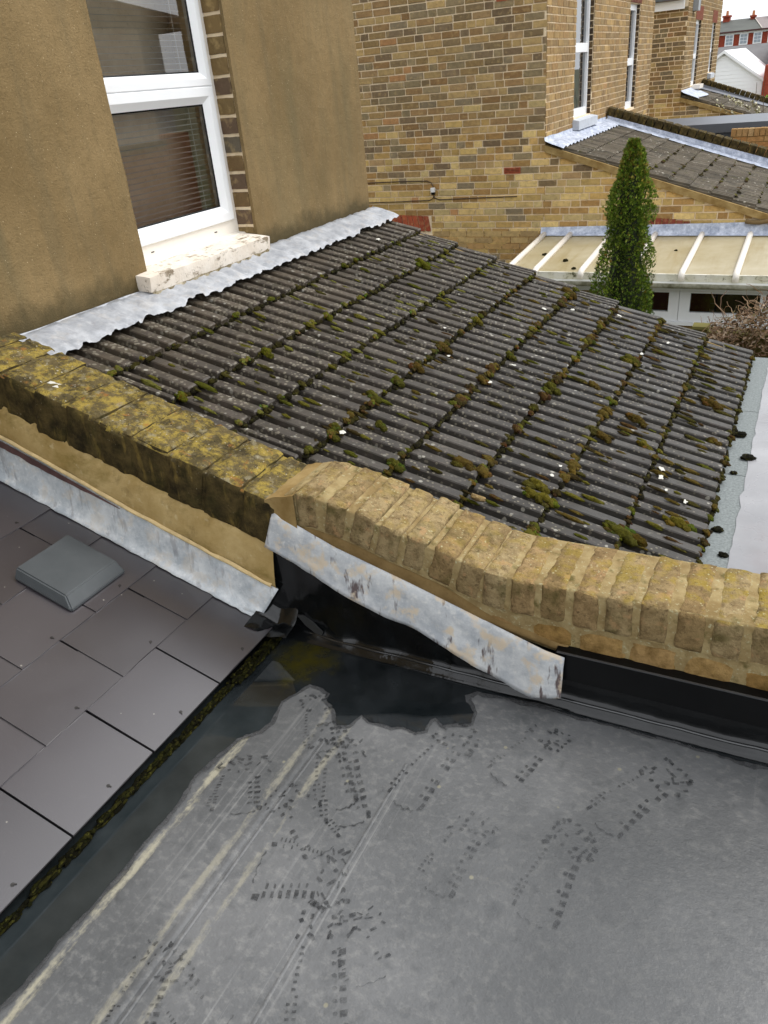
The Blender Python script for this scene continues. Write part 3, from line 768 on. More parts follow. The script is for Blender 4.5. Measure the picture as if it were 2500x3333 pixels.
# lead sheet hanging over the black upstand
rows = []
n = 90
for i in range(n):
    x = .0+.83*i/(n-1); row = []
    zt = line(max(x, .022), LEAD_TOP); zb = line(x, LEAD_BOT); 
    for j in range(12):
        v = j/11; sh = -.016*(1-v)
        xx = x + (.03*(1-v) if i < 6 else 0)*(1-i/6) 
        z = zt*(1-v)+zb*v
        y = -.004-.008*min(1, v*5)-.018*v**1.5 + .005*nz3(x, v*2, 0, 11)*v + .007*nz3(x, 3, 0, 6)*v*v - .026*max(0, min(1, (x-.62)/.16))
        row.append((xx, y, z+.003*nz3(x, 8, 0, 30)*v))
    rows.append(row)
b = MB(); b.grid(rows); lo = build(b, 'lead_flashing', MAT['lead_old'], par, smooth=True)
sm = lo.modifiers.new('thick', 'SOLIDIFY'); sm.thickness = .0022
sm = lf.modifiers.new('thick', 'SOLIDIFY'); sm.thickness = .002
# white droppings
def splat(p, r, seed, nrm):
    b = MB(); q = nrm.to_track_quat('Z', 'Y'); n = 14; ring = []
    for i in range(n):
        a = 2*math.pi*i/n; d = r*(1+.9*noise.noise(Vector((math.cos(a)*1.6, math.sin(a)*1.6, seed*2.7)))+.35*noise.noise(Vector((math.cos(a)*4, math.sin(a)*4, seed*1.7))))
        ring.append(Vector((d*math.cos(a)*1.35, d*math.sin(a), 0)))
    k = [tuple(Vector(p)+q @ v) for v in ring]; kk = [tuple(Vector(p)+q @ (v*.75+Vector((0, 0, r*.12)))) for v in ring]
    b.v = k+kk
    for i in range(n): b.face((i, (i+1) % n, n+(i+1) % n, n+i))
    b.face(tuple(range(n, 2*n)))
    return b
white = plain('chalky_white', S(224,222,212,.75), .9, .1, .12, 60)
NP = Vector((.308, 0, 1)).normalized()
for i, (x, y, r) in enumerate(((-.752, .06, .017), (-.135, .17, .013), (-.80, .05, .009))):
    build(splat((x, y, oldz(x)+.0045), r, i, NP), 'dropping', white, par)

# ------------------------------------------------------------------ tiled lean-to roof
TS = .33; TA = math.atan(TS)
def tz(x): return .415-TS*x
lean = thing('lean_to_roof', 'mossy grey ribbed concrete tile lean-to roof below the window', 'roof')
b = MB(); b.hexa(((-1.06,.215,-2.6), (1.0,.215,-2.6), (1.0,2.69,-2.6), (-1.06,2.69,-2.6), (-1.06,.215,tz(-1.06)-.05), (1.0,.215,tz(1.0)-.05), (1.0,2.69,tz(1.0)-.05), (-1.06,2.69,tz(-1.06)-.05)))
build(b, 'roof_body', plain('dark_soffit', (.03,.028,.025,1), .9), lean)
def tile_mesh(seed, wid=.2264, L=.30, ribs=3):
    rnd = random.Random(seed); b = MB(); t = .013; p = wid/ribs
    prof = []
    for k in range(ribs):
        y = -wid/2+k*p
        prof += [(y+.001, 0.0), (y+p*.33, 0.0), (y+p*.375, .022), (y+p*.42, .0255), (y+p*.89, .0255), (y+p*.935, .022), (y+p*.985, .001)]
    prof[-1] = (wid/2-.0012, .001)
    n = len(prof); wear = [rnd.uniform(-.0022, .0016) for _ in prof]
    for xx, s in ((-L, 0), (-L*.5, 0), (-.006, 0), (0, 1)):
        for i, (y, h) in enumerate(prof): b.v.append((xx+(wear[i] if xx > -.01 else 0), y, h-(.004 if s else 0)))
    for r in range(3):
        for i in range(n-1): b.face((r*n+i, r*n+i+1, (r+1)*n+i+1, (r+1)*n+i))
    k = len(b.v)
    for y, h in prof: b.v.append((-.002, y, h-.024))
    for i in range(n-1): b.face((3*n+i, 3*n+i+1, k+i+1, k+i))
    k2 = len(b.v); b.v += [(-L, prof[0][0], -.020), (-L, prof[-1][0], -.020)]
    b.face((0, n, 2*n, 3*n, k, k2)); b.face((n-1, 2*n-1, 3*n-1, 4*n-1, k+n-1, k2+1))
    me = b.mesh('roof_tile', fix=False)
    me.materials.append(MAT['tile']); return me
TM = [tile_mesh(i) for i in range(5)]
GX = .2235
for c in range(10):
    xe = 1.043-GX*c
    for j in range(-1, 12):
        yc = .225+.2264*(j+.5)+(.0 if c % 2 == 0 else .1132)
        if yc-.1132 < .20 or yc+.1132 > 2.76+.02:
            # cut tiles close the staggered courses
            if c % 2 == 1 and (abs(yc-.225) < .02 or abs(yc-2.7154) < .05):
                pass
            else: continue
        o = link('roof_tile', TM[(j*3+c*7) % 5], None, lean)
        s_ = 1.0
        if c % 2 == 1 and abs(yc-.225) < .02: o.scale = (1, .5, 1); yc = .225+.0566
        elif c % 2 == 1 and yc+.1132 > 2.74: o.scale = (1, .5, 1); yc = 2.7154-.0566
        o.location = (xe+random.uniform(-.004, .004), yc, tz(xe)-.0235+random.uniform(-.0012, .0012))
        o.rotation_euler = (random.uniform(-.004, .004), TA-.090+random.uniform(-.005, .005), random.uniform(-.006, .006))
b = MB(); b.hexa(((-1.06,2.66,tz(-1.06)-.085), (1.03,2.66,tz(1.03)-.085), (1.03,2.70,tz(1.03)-.085), (-1.06,2.70,tz(-1.06)-.085), (-1.06,2.66,tz(-1.06)-.022), (1.03,2.66,tz(1.03)-.022), (1.03,2.70,tz(1.03)-.022), (-1.06,2.70,tz(-1.06)-.022)))
build(b, 'verge_mortar', MAT['mortar_tan'], lean)
# lead apron dressed over the ribs
def ribz(y):
    q = ((y-.225) % (.2264/3))/(.2264/3)
    return .0 if q < .24 else (.013 if .4 < q < .86 else (.013*(q-.24)/.16 if q <= .4 else .013*(1-(q-.86)/.14)))
rows = []
for j in range(330):
    y = .19+2.565*j/329; row = []
    e = .016*nz3(0, y, 0, 7)+.008*nz3(0, y, 1, 22); top = .778+.012*nz3(0, y, 3, 4)-(.02 if y > 1.2 else 0)
    for x, k in ((-1.063, -1), (-1.062, -2), (-1.052, .2), (-1.03, .5), (-1.0, .8), (-.96, 1), (-.925, 1), (-.898+e, 1), (-.893+e, .8)):
        if k == -1: z = top
        elif k == -2: z = .72+.05
        else: z = tz(x)+.013+ribz(y)*k*(.62+.5*nz3(0, y, 5, 7)) + .006*nz3(x, y, 0, 16)+.003*nz3(x, y, 3, 45) - (.006 if x > -.896 else 0)
        row.append((x+(.006 if k < 0 else 0), y, z))
    rows.append(row)
b = MB(); b.grid(rows); build(b, 'lead_apron', MAT['lead_roof'], lean, smooth=True)

# moss on the tiles
SLT = TS
b = MB(); rnd = random.Random(11)
GREENS = [(96,98,28), (118,112,40), (84,78,34), (110,92,40), (92,66,36), (70,58,30), (128,126,58)]
def cushion(p, rx, ry, rz, col, seed):
    n_ = rnd.randint(3, 6)
    moss_blob(b, p, rx*.72, ry*.72, rz*.85, col, seed, 3)
    for q in range(n_):
        a_ = rnd.random()*6.283; d_ = rnd.uniform(.45, 1.0); k_ = rnd.uniform(.25, .5); dx = math.cos(a_)*rx*d_
        moss_blob(b, (p[0]+dx, p[1]+math.sin(a_)*ry*d_, p[2]-TS*dx-rz*.1), rx*k_, ry*k_*1.2, rz*k_*1.3, tuple(v*rnd.uniform(.6, 1.25) for v in col[:3])+(1,), seed+q*1.7, 3)
def mcol(x):
    pool = [0, 1, 6, 2, 6] if x < -.2 else [0, 1, 2, 3, 4, 5, 2, 3]
    return S(*GREENS[rnd.choice(pool)], .68)
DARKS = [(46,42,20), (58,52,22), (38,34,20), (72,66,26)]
for c in range(9):
    xe = 1.043-GX*c
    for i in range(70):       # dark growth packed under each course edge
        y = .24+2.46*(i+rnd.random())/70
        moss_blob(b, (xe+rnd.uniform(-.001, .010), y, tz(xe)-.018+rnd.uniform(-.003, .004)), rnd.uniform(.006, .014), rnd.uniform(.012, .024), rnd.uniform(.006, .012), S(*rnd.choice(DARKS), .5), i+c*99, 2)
    nb = (44 if c in (1, 2, 3, 4, 5) else (32 if c == 0 else 18))
    for i in range(nb):       # cushions sitting on the edge
        y = .26+2.42*rnd.random(); s_ = rnd.uniform(.009, .022)*(1.15 if c in (2, 3, 4) else .85)
        cushion((xe+rnd.uniform(-.004, .014), y, tz(xe)-.004), s_*rnd.uniform(.8, 1.2), s_*rnd.uniform(.8, 1.3), s_*rnd.uniform(.6, .9), mcol(xe), i*3.7+c)
for i in range(470):          # flat pads lying along the ribs
    x = 1.0-1.75*rnd.random()**1.35; y = .26+2.4*rnd.random(); s_ = rnd.uniform(.006, .013)*(1.25 if rnd.random() < .2 else .9)
    q = round((y-.225-.02)/.07547); y = .225+.02+q*.07547+rnd.choice((-.012, -.006, .03))
    if y < .25 or y > 2.69: continue
    moss_blob(b, (x, y, tz(x)-.008+rnd.uniform(0, .005)), s_*rnd.uniform(1.4, 3.0), s_*rnd.uniform(.55, .8), s_*rnd.uniform(.45, .7), mcol(x), i*1.9, 3)
BIG = [[-0.5,0.787,.030],[-0.513,0.321,.024],[-0.515,2.206,.042],[0.136,2.571,.046],[-0.062,1.391,.036],[-0.087,0.804,.034],[-0.067,1.14,.03],[-0.073,0.975,.03],[0.019,0.648,.026],[-0.067,0.478,.028],[0.317,0.636,.036],[-0.076,0.526,.026],[0.542,0.703,.036],[0.546,0.641,.03],[0.965,0.836,.034],[0.381,1.422,.036],[0.574,2.006,.04],[0.95,1.868,.036],[0.506,1.594,.03],[0.715,1.442,.034],[0.636,1.199,.03],[0.153,0.471,.03],[0.161,1.564,.03],[-0.064,1.785,.028],[-0.514,1.249,.026],[0.582,0.644,.03],[0.822,0.64,.042],[0.776,1.259,.03],[0.99,1.519,.028]]
for i, (x, y, s_) in enumerate(BIG):
    col = S(*((112,112,24) if x < -.3 else rnd.choice(((122,112,36), (104,84,34), (98,96,30)))), .62)
    el_ = rnd.uniform(.9, 1.7) if x > .2 else rnd.uniform(.8, 1.1)
    cushion((x, y, tz(x)-.004), s_*.9*el_, s_*.72, s_*.66, col, i*5.1)
    moss_blob(b, (x+s_*.8, y-s_*.4, tz(x+s_*.8)-.006), s_*.45, s_*.5, s_*.42, tuple(v*.75 for v in col[:3])+(1,), i*7.3, 3)
mo = build(b, 'moss', MAT['moss'], smooth=True); tag(mo, 'green and brown moss cushions growing on the lean-to tiles', kind='stuff')
# pale flakes and droppings on the tiles
NT = Vector((TS, 0, 1)).normalized()
for i, (x, y) in enumerate(([-0.127,1.564],[0.189,1.248],[0.211,1.474],[0.12,2.209],[0.227,2.339],[0.423,2.497],[0.682,2.377],[0.605,2.111],[0.567,0.786],[0.573,0.864],[0.865,1.129],[0.966,0.977],[-0.041,0.506],[-0.009,1.324],[.87,1.07],[.9,1.0],[-.8,2.3])):
    build(splat((x, y, tz(x)+.003), rnd.uniform(.005, .011), i+5, NT), 'dropping', white, lean)
bc = rough_box(.045, .03, .018, 3, 3, 2, .003, 40, 5, .003); bc.materials.append(MAT['coping'])
o = link('brick_fragment', bc); o.location = (.428, .475, tz(.428)+.010); o.rotation_euler = (0, TA, .5)
tag(o, 'small chip of tan brick lying on the tiles behind the coping', 'brick chip')

# valley beyond the eaves: mineral felt strips and pale flat gutter roof
felt = MT('mineral_felt', .9, .2); felt.color(felt.mix(felt.rng(felt.noise(120, 4), .35, .7), S(136,143,143,.62), S(172,179,178,.62))); felt.bump(felt.noise(300, 3), .5, .002)
fs = thing('felt_gutter', 'grey-green mineral felt strip along the tile eaves', 'gutter'); 
for y0, y1 in ((.214, 1.353), (1.357, 1.985), (1.989, 2.72)):
    b = MB(); b.box(.97, 1.14, y0, y1, .0, .034); build(b, 'felt_sheet', felt.m, fs)
pg = MT('pale_liquid_coating', .3, .5); c = pg.mix(pg.rng(pg.noise(3.5, 5), .35, .7), S(176,176,180,.52), S(206,206,209,.52)); c = pg.mix(pg.rng(pg.noise(7, 5, .6, pg.map((1, .6, 1))), .56, .7, 0, .5), c, S(180,172,174,.48)); pg.color(c); pg.rough(pg.rng(pg.noise(5, 4), .4, .6, .12, .4)); pg.bump(pg.noise(12, 3), .1, .004)
rows = []
for j in range(60):
    y = .214+2.506*j/59
    rows.append([(1.128+.012*nz3(0, y, 0, 14)+.006*nz3(0, y, 2, 50), y, .0365), (1.2, y, .040+.002*nz3(1, y, 0, 5)), (1.6, y, .041+.003*nz3(3, y, 0, 4)), (3.2, y, .042)])
b = MB(); b.grid(rows); gu = build(b, 'gutter_roof', pg.m, smooth=True); tag(gu, 'pale grey coated flat roof beyond the felt strip', 'roof')
b = MB(); b.box(1.0, 3.2, .214, 2.70, -2.6, .028); bd = build(b, 'extension_wall', MAT['mortar_tan']); tag(bd, 'plain wall carrying the pale flat roof', 'wall')
DEB = [[1.078,1.714,.020,'dark moss clump with a white fleck, farthest of those on the felt'],[1.123,1.504,.020,'round brown moss clump on the edge between felt and pale roof'],[1.086,1.362,.010,'small black moss crumb just past the upper felt joint'],[1.077,0.929,.014,'black moss clump near the middle of the nearest felt sheet'],[1.11,0.779,.012,'flat dark moss scrap nearest the brick coping'],[1.052,0.907,.010,'small moss scrap against the tile eaves beside a black clump'],[1.235,1.253,.012,'brown moss clump out on the pale roof']]
for i, (x, y, r, lb) in enumerate(DEB):
    SLT = 0; b = MB(); moss_blob(b, (x, y, .036+r*.2 if x < 1.13 else .042+r*.2), r*1.25, r, r*.7, S(*random.choice(((44,38,26), (58,44,32), (36,36,26))), .5), i*2.2, 3)
    moss_blob(b, (x+r*.7, y+r*.4, .036+r*.1 if x < 1.13 else .042), r*.6, r*.5, r*.4, S(50,44,26,.5), i*3.2, 2)
    o = build(b, 'moss_clump', MAT['moss'], smooth=True); tag(o, lb, 'moss', 'moss clumps fallen off the tiles')
SLT = 0

# ------------------------------------------------------------------ bricks for the houses
BRK = [(146,120,80), (158,134,92), (128,106,72), (120,108,84), (110,94,70), (168,142,96), (138,110,76), (102,86,68), (148,122,88), (124,96,64), (130,116,90), (116,100,80)]
PALE = [(182,156,98), (170,144,90), (190,164,110), (160,132,80), (150,118,72), (174,142,88), (196,172,116), (140,108,66), (168,150,106)]
def brick_col(rnd, z, dark=0.0, warm=False):
    t = max(0, min(1, (z-.1)/.9+rnd.uniform(-.25, .25)))
    pool = BRK if rnd.random() < t else PALE
    c = rnd.choice(pool); k = rnd.uniform(.86, 1.12)*(1-dark)
    if rnd.random() < .012: c = (158,116,78)
    if rnd.random() < .05: c = (118,107,88)
    if warm: c = tuple(a*.5+b_*.5 for a, b_ in zip(c, (152,124,84)))
    c = tuple(a*.90+b_*.10 for a, b_ in zip(c, (204,168,106))); return S(*c, k*(1.34-.16*t))
def courses(u0, u1, z0, z1, gauge, unit, seed, keep):
    """yield (ua, ub, za, zb) for bricks of a mixed bond"""
    rnd = random.Random(seed); z = z0; r = 0
    while z < z1:
        u = u0-rnd.random()*unit
        while u < u1:
            L = unit if rnd.random() < .66 else unit*.48
            if rnd.random() < .05: L = unit*.72
            a, c = u, u+L-.0130*gauge/.075
            if c > u0+.02 and a < u1-.02:
                a, c = max(a, u0), min(c, u1)
                for kk in keep(a, c, z, z+gauge-.0130*gauge/.075): yield kk
            u += L
        z += gauge; r += 1

def brick_house(hname, label, X, YA, YB, verge, sidekeep, endopen, gauge, seed, singles, left=-6.0, htop=2.5, dark=.0, right=2.4):
    h = thing(hname, label, 'house'); rnd = random.Random(seed)
    unit = gauge*3
    # mortar bodies: main outrigger and the low wall under its lean-to
    b = MB(); b.box(left, X-.13, YA+.004, YB, -2.6, htop+2)
    ys = [YA+.004]
    segs = sorted(endopen); y = YA+.004
    for (a, c, z0, z1) in segs:
        b.box(X-.13, X-.004, y, a, -2.6, htop+2); b.box(X-.13, X-.004, a, c, -2.6, z0); b.box(X-.13, X-.004, a, c, z1, htop+2); y = c
    b.box(X-.13, X-.004, y, YB, -2.6, htop+2)
    lowz = lambda x: verge(x)-.05
    b.hexa(((X-.004,YA+.004,-2.6), (right,YA+.004,-2.6), (right,YA+.2,-2.6), (X-.004,YA+.2,-2.6), (X-.004,YA+.004,lowz(X)-.03), (right,YA+.004,lowz(right)-.03), (right,YA+.2,lowz(right)-.03), (X-.004,YA+.2,lowz(X)-.03)))
    build(b, 'wall', MAT['mortar_pale'], h)
    # side wall bricks
    def keep(a, c, z0, z1):
        for (h0, h1) in sidekeep(a, c, z0, z1):
            if c > h0 and a < h1:
                if a < h0-.035: yield (a, h0-.012, z0, z1)
                if c > h1+.035: yield (h1+.012, c, z0, z1)
                return
        if a < X:
            if c > X and z1 > lowz(X): c = X
            if c > X and z1 > lowz(c): c = X+.01
            yield (a, c, z0, z1)
        elif z1 < lowz(c): yield (a, c, z0, z1)
        elif z1 < lowz(a): yield (a, min(c, a+(lowz(a)-z1)/.33), z0, z1)
    items = []
    for (a, c, z0, z1) in courses(left, right, -2.45, htop+(1.9 if singles else 0), gauge, unit, seed, keep):
        if c-a > .03: items.append((a, c, z0, z1, brick_col(rnd, z0, dark)))
    def px(x, z):
        d = Vector((x, YA, z))-CAM; w = d.dot(fw); return (1250+2518*d.dot(r2)/w, 1666-2518*d.dot(u2)/w, w)
    vis = []
    for it in items:
        p = px((it[0]+it[1])/2, (it[2]+it[3])/2)
        if singles and -40 < p[0] < 2540 and -20 < p[1] < 1000 and it[0] > -4.05 and it[2] > -.5: vis.append((-(it[1]-it[0])*(it[3]-it[2])/p[2]**2, it))
    vis.sort(key=lambda q: q[0]); one = set(id(q[1]) for q in vis[:singles])
    cache = {}
    many = MB()
    for it in items:
        a, c, z0, z1, col = it; pr = rnd.uniform(.001, .005); j = rnd.uniform(-.0015, .0015)
        if id(it) in one:
            key = round((c-a)*50)
            if key not in cache:
                m_ = MB(); w_ = (c-a)/2; hgt = (z1-z0)/2
                m_.v = [(-w_,0,-hgt), (w_,0,-hgt), (w_,0,hgt), (-w_,0,hgt), (-w_+.003,-.008,-hgt+.003), (w_-.003,-.008,-hgt+.002), (w_-.002,-.008,hgt-.003), (-w_+.002,-.008,hgt-.002)]
                for f in ((4,5,6,7), (0,1,5,4), (1,2,6,5), (2,3,7,6), (3,0,4,7)): m_.face(f)
                me = m_.mesh('brick', fix=False); me.materials.append(MAT['brick_obj']); cache[key] = me
            o = link('brick', cache[key], None, h, ((a+c)/2, YA+.006-pr, (z0+z1)/2+j), col); o.rotation_euler = (0, rnd.uniform(-.006, .006), 0)
        else: many.hexa(((a,YA-pr,z0+j), (c,YA-pr,z0-j), (c,YA+.006,z0-j), (a,YA+.006,z0+j), (a,YA-pr,z1+j), (c,YA-pr,z1), (c,YA+.006,z1), (a,YA+.006,z1+j)), 0, col, skip=(4,))
    # end wall bricks, with the window openings left out and their jambs bricked
    def keep2(a, c, z0, z1):
        for (o0, o1, q0, q1) in endopen:
            if z1 > q0 and z0 < q1 and c > o0 and a < o1:
                if a < o0-.03: yield (a, o0, z0, z1)
                if c > o1+.03: yield (o1, c, z0, z1)
                return
        yield (a, c, z0, z1)
    for (a, c, z0, z1) in courses(YA, YB, -.3, htop+1.9, gauge, unit, seed+1, keep2):
        pr = rnd.uniform(.001, .005); col = brick_col(rnd, z0+.3, dark+.04, True)
        many.hexa(((X-.006,a,z0), (X+pr,a,z0), (X+pr,c,z0), (X-.006,c,z0), (X-.006,a,z1), (X+pr,a,z1), (X+pr,c,z1), (X-.006,c,z1)), 0, col, skip=(5,))
    for (o0, o1, q0, q1) in endopen:
        z = q0
        while z < min(q1, htop):
            col = S(*rnd.choice(((70,56,42), (58,48,40), (84,66,46))), .9)
            many.box(X-.12, X-.012, o1-.006, o1+.01, z, z+gauge-.011, 0, col); z += gauge
    mm = build(many, 'brickwork', MAT['brick_att'], h, kind='stuff')
    return h

# ------------------------------------------------------------------ rendered house (left)
XW = -1.065
rh = thing('rendered_house', 'brown rendered house wall with a white sash-style window', 'house')
b = MB(); b.box(-6.0, XW-.012, -3.6, .86, -2.6, 3.6); b.box(-6.0, XW-.30, .86, 1.632, -2.6, 3.6); b.box(-6.0, XW-.012, 1.632, 2.722, -2.6, 3.6)
b.box(XW-.30, XW-.012, .86, 1.632, -2.6, .74); b.box(XW-.30, XW-.012, .86, 1.632, 2.25, 3.6)
build(b, 'wall', MAT['mortar_pale'], rh)
def render_panel(y0, y1, z0, z1, nm='render_coat'):
    ny, nzn = max(4, int((y1-y0)/.03)), int((z1-z0)/.04); rows = []
    def X_(y, z): return XW+.004*nz3(0, y, z, 3)+.002*nz3(1, y, z, 14)
    rows.append([(XW-.014, y0+(y1-y0)*i/ny, z1) for i in range(ny+1)])
    for k in range(nzn+1):
        z = z1+(z0-z1)*k/nzn; row = []
        for i in range(ny+1):
            y = y0+(y1-y0)*i/ny; e = .004*nz3(2, 0, z, 9) if i in (0, ny) else 0
            row.append((X_(y, z), y+e, z))
        rows.append([(XW-.016, row[0][1], z)]+row+[(XW-.016, row[-1][1], z)])
    rows = rows[1:]
    b = MB(); b.grid(rows); return build(b, nm, MAT['render'], rh, smooth=False)
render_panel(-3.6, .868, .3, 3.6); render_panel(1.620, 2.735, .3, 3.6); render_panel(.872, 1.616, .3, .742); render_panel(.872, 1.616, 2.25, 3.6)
b = MB(); b.box(-6, XW-.01, 2.722, 2.733, -2.6, 3.6); build(b, 'side_render', MAT['render'], rh)
b = MB(); b.hexa(((-6,-3.8,3.6), (XW+.2,-3.8,3.6), (XW+.2,2.9,3.6), (-6,2.9,3.6), (-6,-3.8,3.7), (XW+.2,-3.8,3.7), (XW+.2,2.9,3.7), (-6,2.9,3.7))); build(b, 'roof', plain('dark_slate', S(70,72,76,.6), .6), rh)
# jamb bricks
z = .80; i = 0; rnd = random.Random(21)
while z < 2.2:
    m_ = rough_box(.090, .016, .0635, 5, 2, 4, .0018, 40, 90+i, .0008); m_.materials.append(MAT['brick_obj'])
    o = link('brick', m_, None, rh, (XW-.062, 1.624, z+.034), S(*rnd.choice(((112,100,76), (124,104,70), (104,96,82), (104,86,70), (130,108,72), (116,94,64))), .95)); z += .0755; i += 1
b = MB(); b.box(XW-.115, XW-.016, 1.622, 1.635, .74, 2.25); build(b, 'jamb_mortar', MAT['mortar_pale'], rh)
# sill
sm_ = rough_box(.165, .815, .062, 6, 26, 4, .0028, 16, 44, .002)
t = MT('peeling_white_paint', .8, .3); c = t.mix(t.rng(t.noise(9, 5), .35, .7), S(214,202,186), S(232,224,212)); fl = t.rng(t.noise(26, 5, .7, t.map((1, .45, 1))), .55, .64); c = t.mix(t.math('MULTIPLY', fl, .9), c, S(120,104,80)); c = t.mix(t.rng(t.noise(40, 4), .6, .7, 0, .7), c, S(96,92,60)); t.color(c); t.bump(t.noise(60, 4), .5, .005)
sm_.materials.append(t.m); sp_ = link('window_sill', sm_, None, rh, (XW-.014, 1.208, .806)); sp_.rotation_euler = (0, .10, 0)
sm2 = rough_box(.155, .80, .07, 4, 20, 3, .004, 18, 45, .003); t2 = MT('dirty_concrete', .9, .2); c = t2.mix(t2.rng(t2.noise(20, 5), .4, .66), S(112,100,72), S(196,186,164)); c = t2.mix(t2.rng(t2.noise(9, 4), .5, .66, 0, .8), c, S(86,76,48)); t2.color(c); t2.bump(t2.noise(60, 4), .5, .005)
sm2.materials.append(t2.m); link('sill_base', sm2, None, rh, (XW-.014, 1.210, .752))
# window
win = link('window', None, None, rh); win['label'] = 'white plastic window of two lights'
XF = XW-.09
def fr_box(b, y0, y1, z0, z1, xf, d=.05): b.box(xf-d, xf, y0, y1, z0, z1)
b = MB(); fr_box(b, .873, .915, .838, 2.24, XF-.012, .06); fr_box(b, 1.585, 1.621, .838, 2.24, XF-.012, .06); fr_box(b, .915, 1.585, .846, .908, XF-.012, .06); fr_box(b, .915, 1.585, 2.2, 2.24, XF-.012, .06)
b.hexa(((XF-.04,.874,.838), (XF+.03,.874,.838), (XF+.03,1.62,.838), (XF-.04,1.62,.838), (XF-.04,.874,.850), (XF+.02,.874,.846), (XF+.02,1.62,.846), (XF-.04,1.62,.850)))
build(b, 'frame', MAT['upvc_warm'], win)
def sash(y0, y1, z0, z1, wb, nm):
    b = MB(); x0, x1 = XF-.045, XF
    def ring(o, x): return [(x, y0+o, z0+o), (x, y1-o, z0+o), (x, y1-o, z1-o), (x, y0+o, z1-o)]
    R_ = [ring(0, x0), ring(0, x1-.004), ring(.004, x1), ring(wb*.55, x1), ring(wb, x1-.02), ring(wb, x0)]
    k = 0
    for r in R_: b.v += r
    for q in range(5):
        for i in range(4): b.face((q*4+i, q*4+(i+1) % 4, q*4+4+(i+1) % 4, q*4+4+i))
    s = build(b, nm, MAT['upvc'], win)
    b = MB(); b.v = ring(wb-.004, x1-.026); b.face((0, 1, 2, 3)); build(b, 'pane', MAT['glass'], s, fix=False)
    b = MB()
    for rr in (0,):
        R1_, R2_ = ring(wb-.001, x1-.0205), ring(wb+.006, x1-.024)
        b.v = R1_+R2_
        for i in range(4): b.face((i, (i+1) % 4, 4+(i+1) % 4, 4+i))
    build(b, 'gasket', MAT['black_trim'], s)
    return s
sash(.906, 1.588, .906, 1.444, .064, 'casement'); sash(.906, 1.588, 1.4445, 2.205, .052, 'fixed_light')
for y in (1.02, 1.44):
    b = MB(); b.box(XF-.0125, XF-.0108, y, y+.018, .872, .876); build(b, 'drain_slot', MAT['dark'], win)
# dim room behind the glass
b = MB(); x0, x1, y0, y1, z0, z1 = -3.2, XF-.09, .5, 2.0, .3, 2.4
b.v = [(x0,y0,z0), (x1,y0,z0), (x1,y1,z0), (x0,y1,z0), (x0,y0,z1), (x1,y0,z1), (x1,y1,z1), (x0,y1,z1)]
for f in ((0,3,2,1), (4,5,6,7), (0,1,5,4), (2,3,7,6), (3,0,4,7)): b.face(f)
build(b, 'room', plain('dim_room', S(44,42,44,.4), .9), rh, fix=False)
bl = thing('venetian_blind', 'cream slatted blind hanging inside the white window', 'blind')
SLAT = MB(); rows = []
for i in range(5):
    u = -1+i/2; rows.append([(u*.008, -.345, .0012*(1-u*u)), (u*.008, .345, .0012*(1-u*u))])
SLAT.grid(rows); slm = SLAT.mesh('slat'); slm.materials.append(MAT['blind'])
z = .92
while z < 2.2:
    o = link('slat', slm, None, bl, (XF-.075, 1.246, z)); o.rotation_euler = (random.uniform(-.003, .003), R(12+random.uniform(-2, 2)), 0); z += .0205
for y in (1.0, 1.49):
    b = MB(); b.box(XF-.076, XF-.074, y-.0012, y+.0012, .92, 2.2); build(b, 'ladder_cord', MAT['blind'], bl)

# ------------------------------------------------------------------ neighbouring brick house with lean-to and conservatory
def verge1(x): return .135-.32*x
def skip1(a, c, z0, z1):
    if z1 > .325 and z0 < .365: return [(-2.06, -1.86)]        # air brick
    if z1 > -.30 and z0 < -.14: return [(-3.78, -3.03)]        # red arch
    return []
W1 = [(9.20, 10.10, .80, 2.45), (12.28, 13.05, .70, 2.10)]
n1 = brick_house('brick_house', 'nearest yellow stock brick house with air brick and cable', -1.57, 8.0, 14.25, verge1, skip1, W1, .0752, 5, 300)
# air bricks, arch
def red(b, x0, x1, z0, z1, y=7.992, col=(172,86,58)): b.box(x0, x1, y, y+.03, z0, z1, 0, S(*col, .95))
for (cx, cz) in ((-1.96, .3635), (-2.03, 2.075)):
    b = MB(); red(b, cx-.1, cx+.1, cz-.033, cz+.033, 7.993)
    for q in (-.016, .0, .016): b.box(cx-.09, cx+.09, 7.9905, 7.9935, cz+q-.003+.002, cz+q+.003+.002, 0, S(90,40,28))
    build(b, 'air_brick', MAT['brick_att'], n1)
for i in range(9):
    u = -3.07-.075*i; le = .11*math.exp(-i*.25)
    b = MB(); b.hexa(((u-.032-le*.0,7.992,-.31), (u+.032,7.992,-.31), (u+.032,8.02,-.31), (u-.032,8.02,-.31), (u-.032-.03+.0,7.992,-.128+.004*i), (u+.034-.03,7.992,-.132+.004*i), (u+.034-.03,8.02,-.132+.004*i), (u-.032-.03,8.02,-.128+.004*i)), 0, S(*random.choice(((176,88,60), (160,78,56), (182,98,70))), .95))
    build(b, 'arch_brick', MAT['brick_att'], n1)
for i in range(7):
    u = -.42+.075*i; zz = -.195-.0012*i*i
    b = MB(); red(b, u-.032, u+.032, zz-.05, zz+.02, 7.990, random.choice(((140,70,56), (126,62,52), (150,84,66)))); build(b, 'arch_brick', MAT['brick_att'], n1)
b = MB()
for i in range(3):
    for j in range(14):
        x0 = -3.0+.228*j+(.11 if i % 2 else 0); 
        if x0 > .9: continue
        b.box(x0, x0+.217, 7.9925, 8.01, -.375-.075*i, -.311-.075*i, 0, S(*random.choice(((196,160,104), (190,152,100), (200,170,116), (178,150,104))), .95))
build(b, 'newer_brickwork', MAT['brick_att'], n1, kind='stuff')
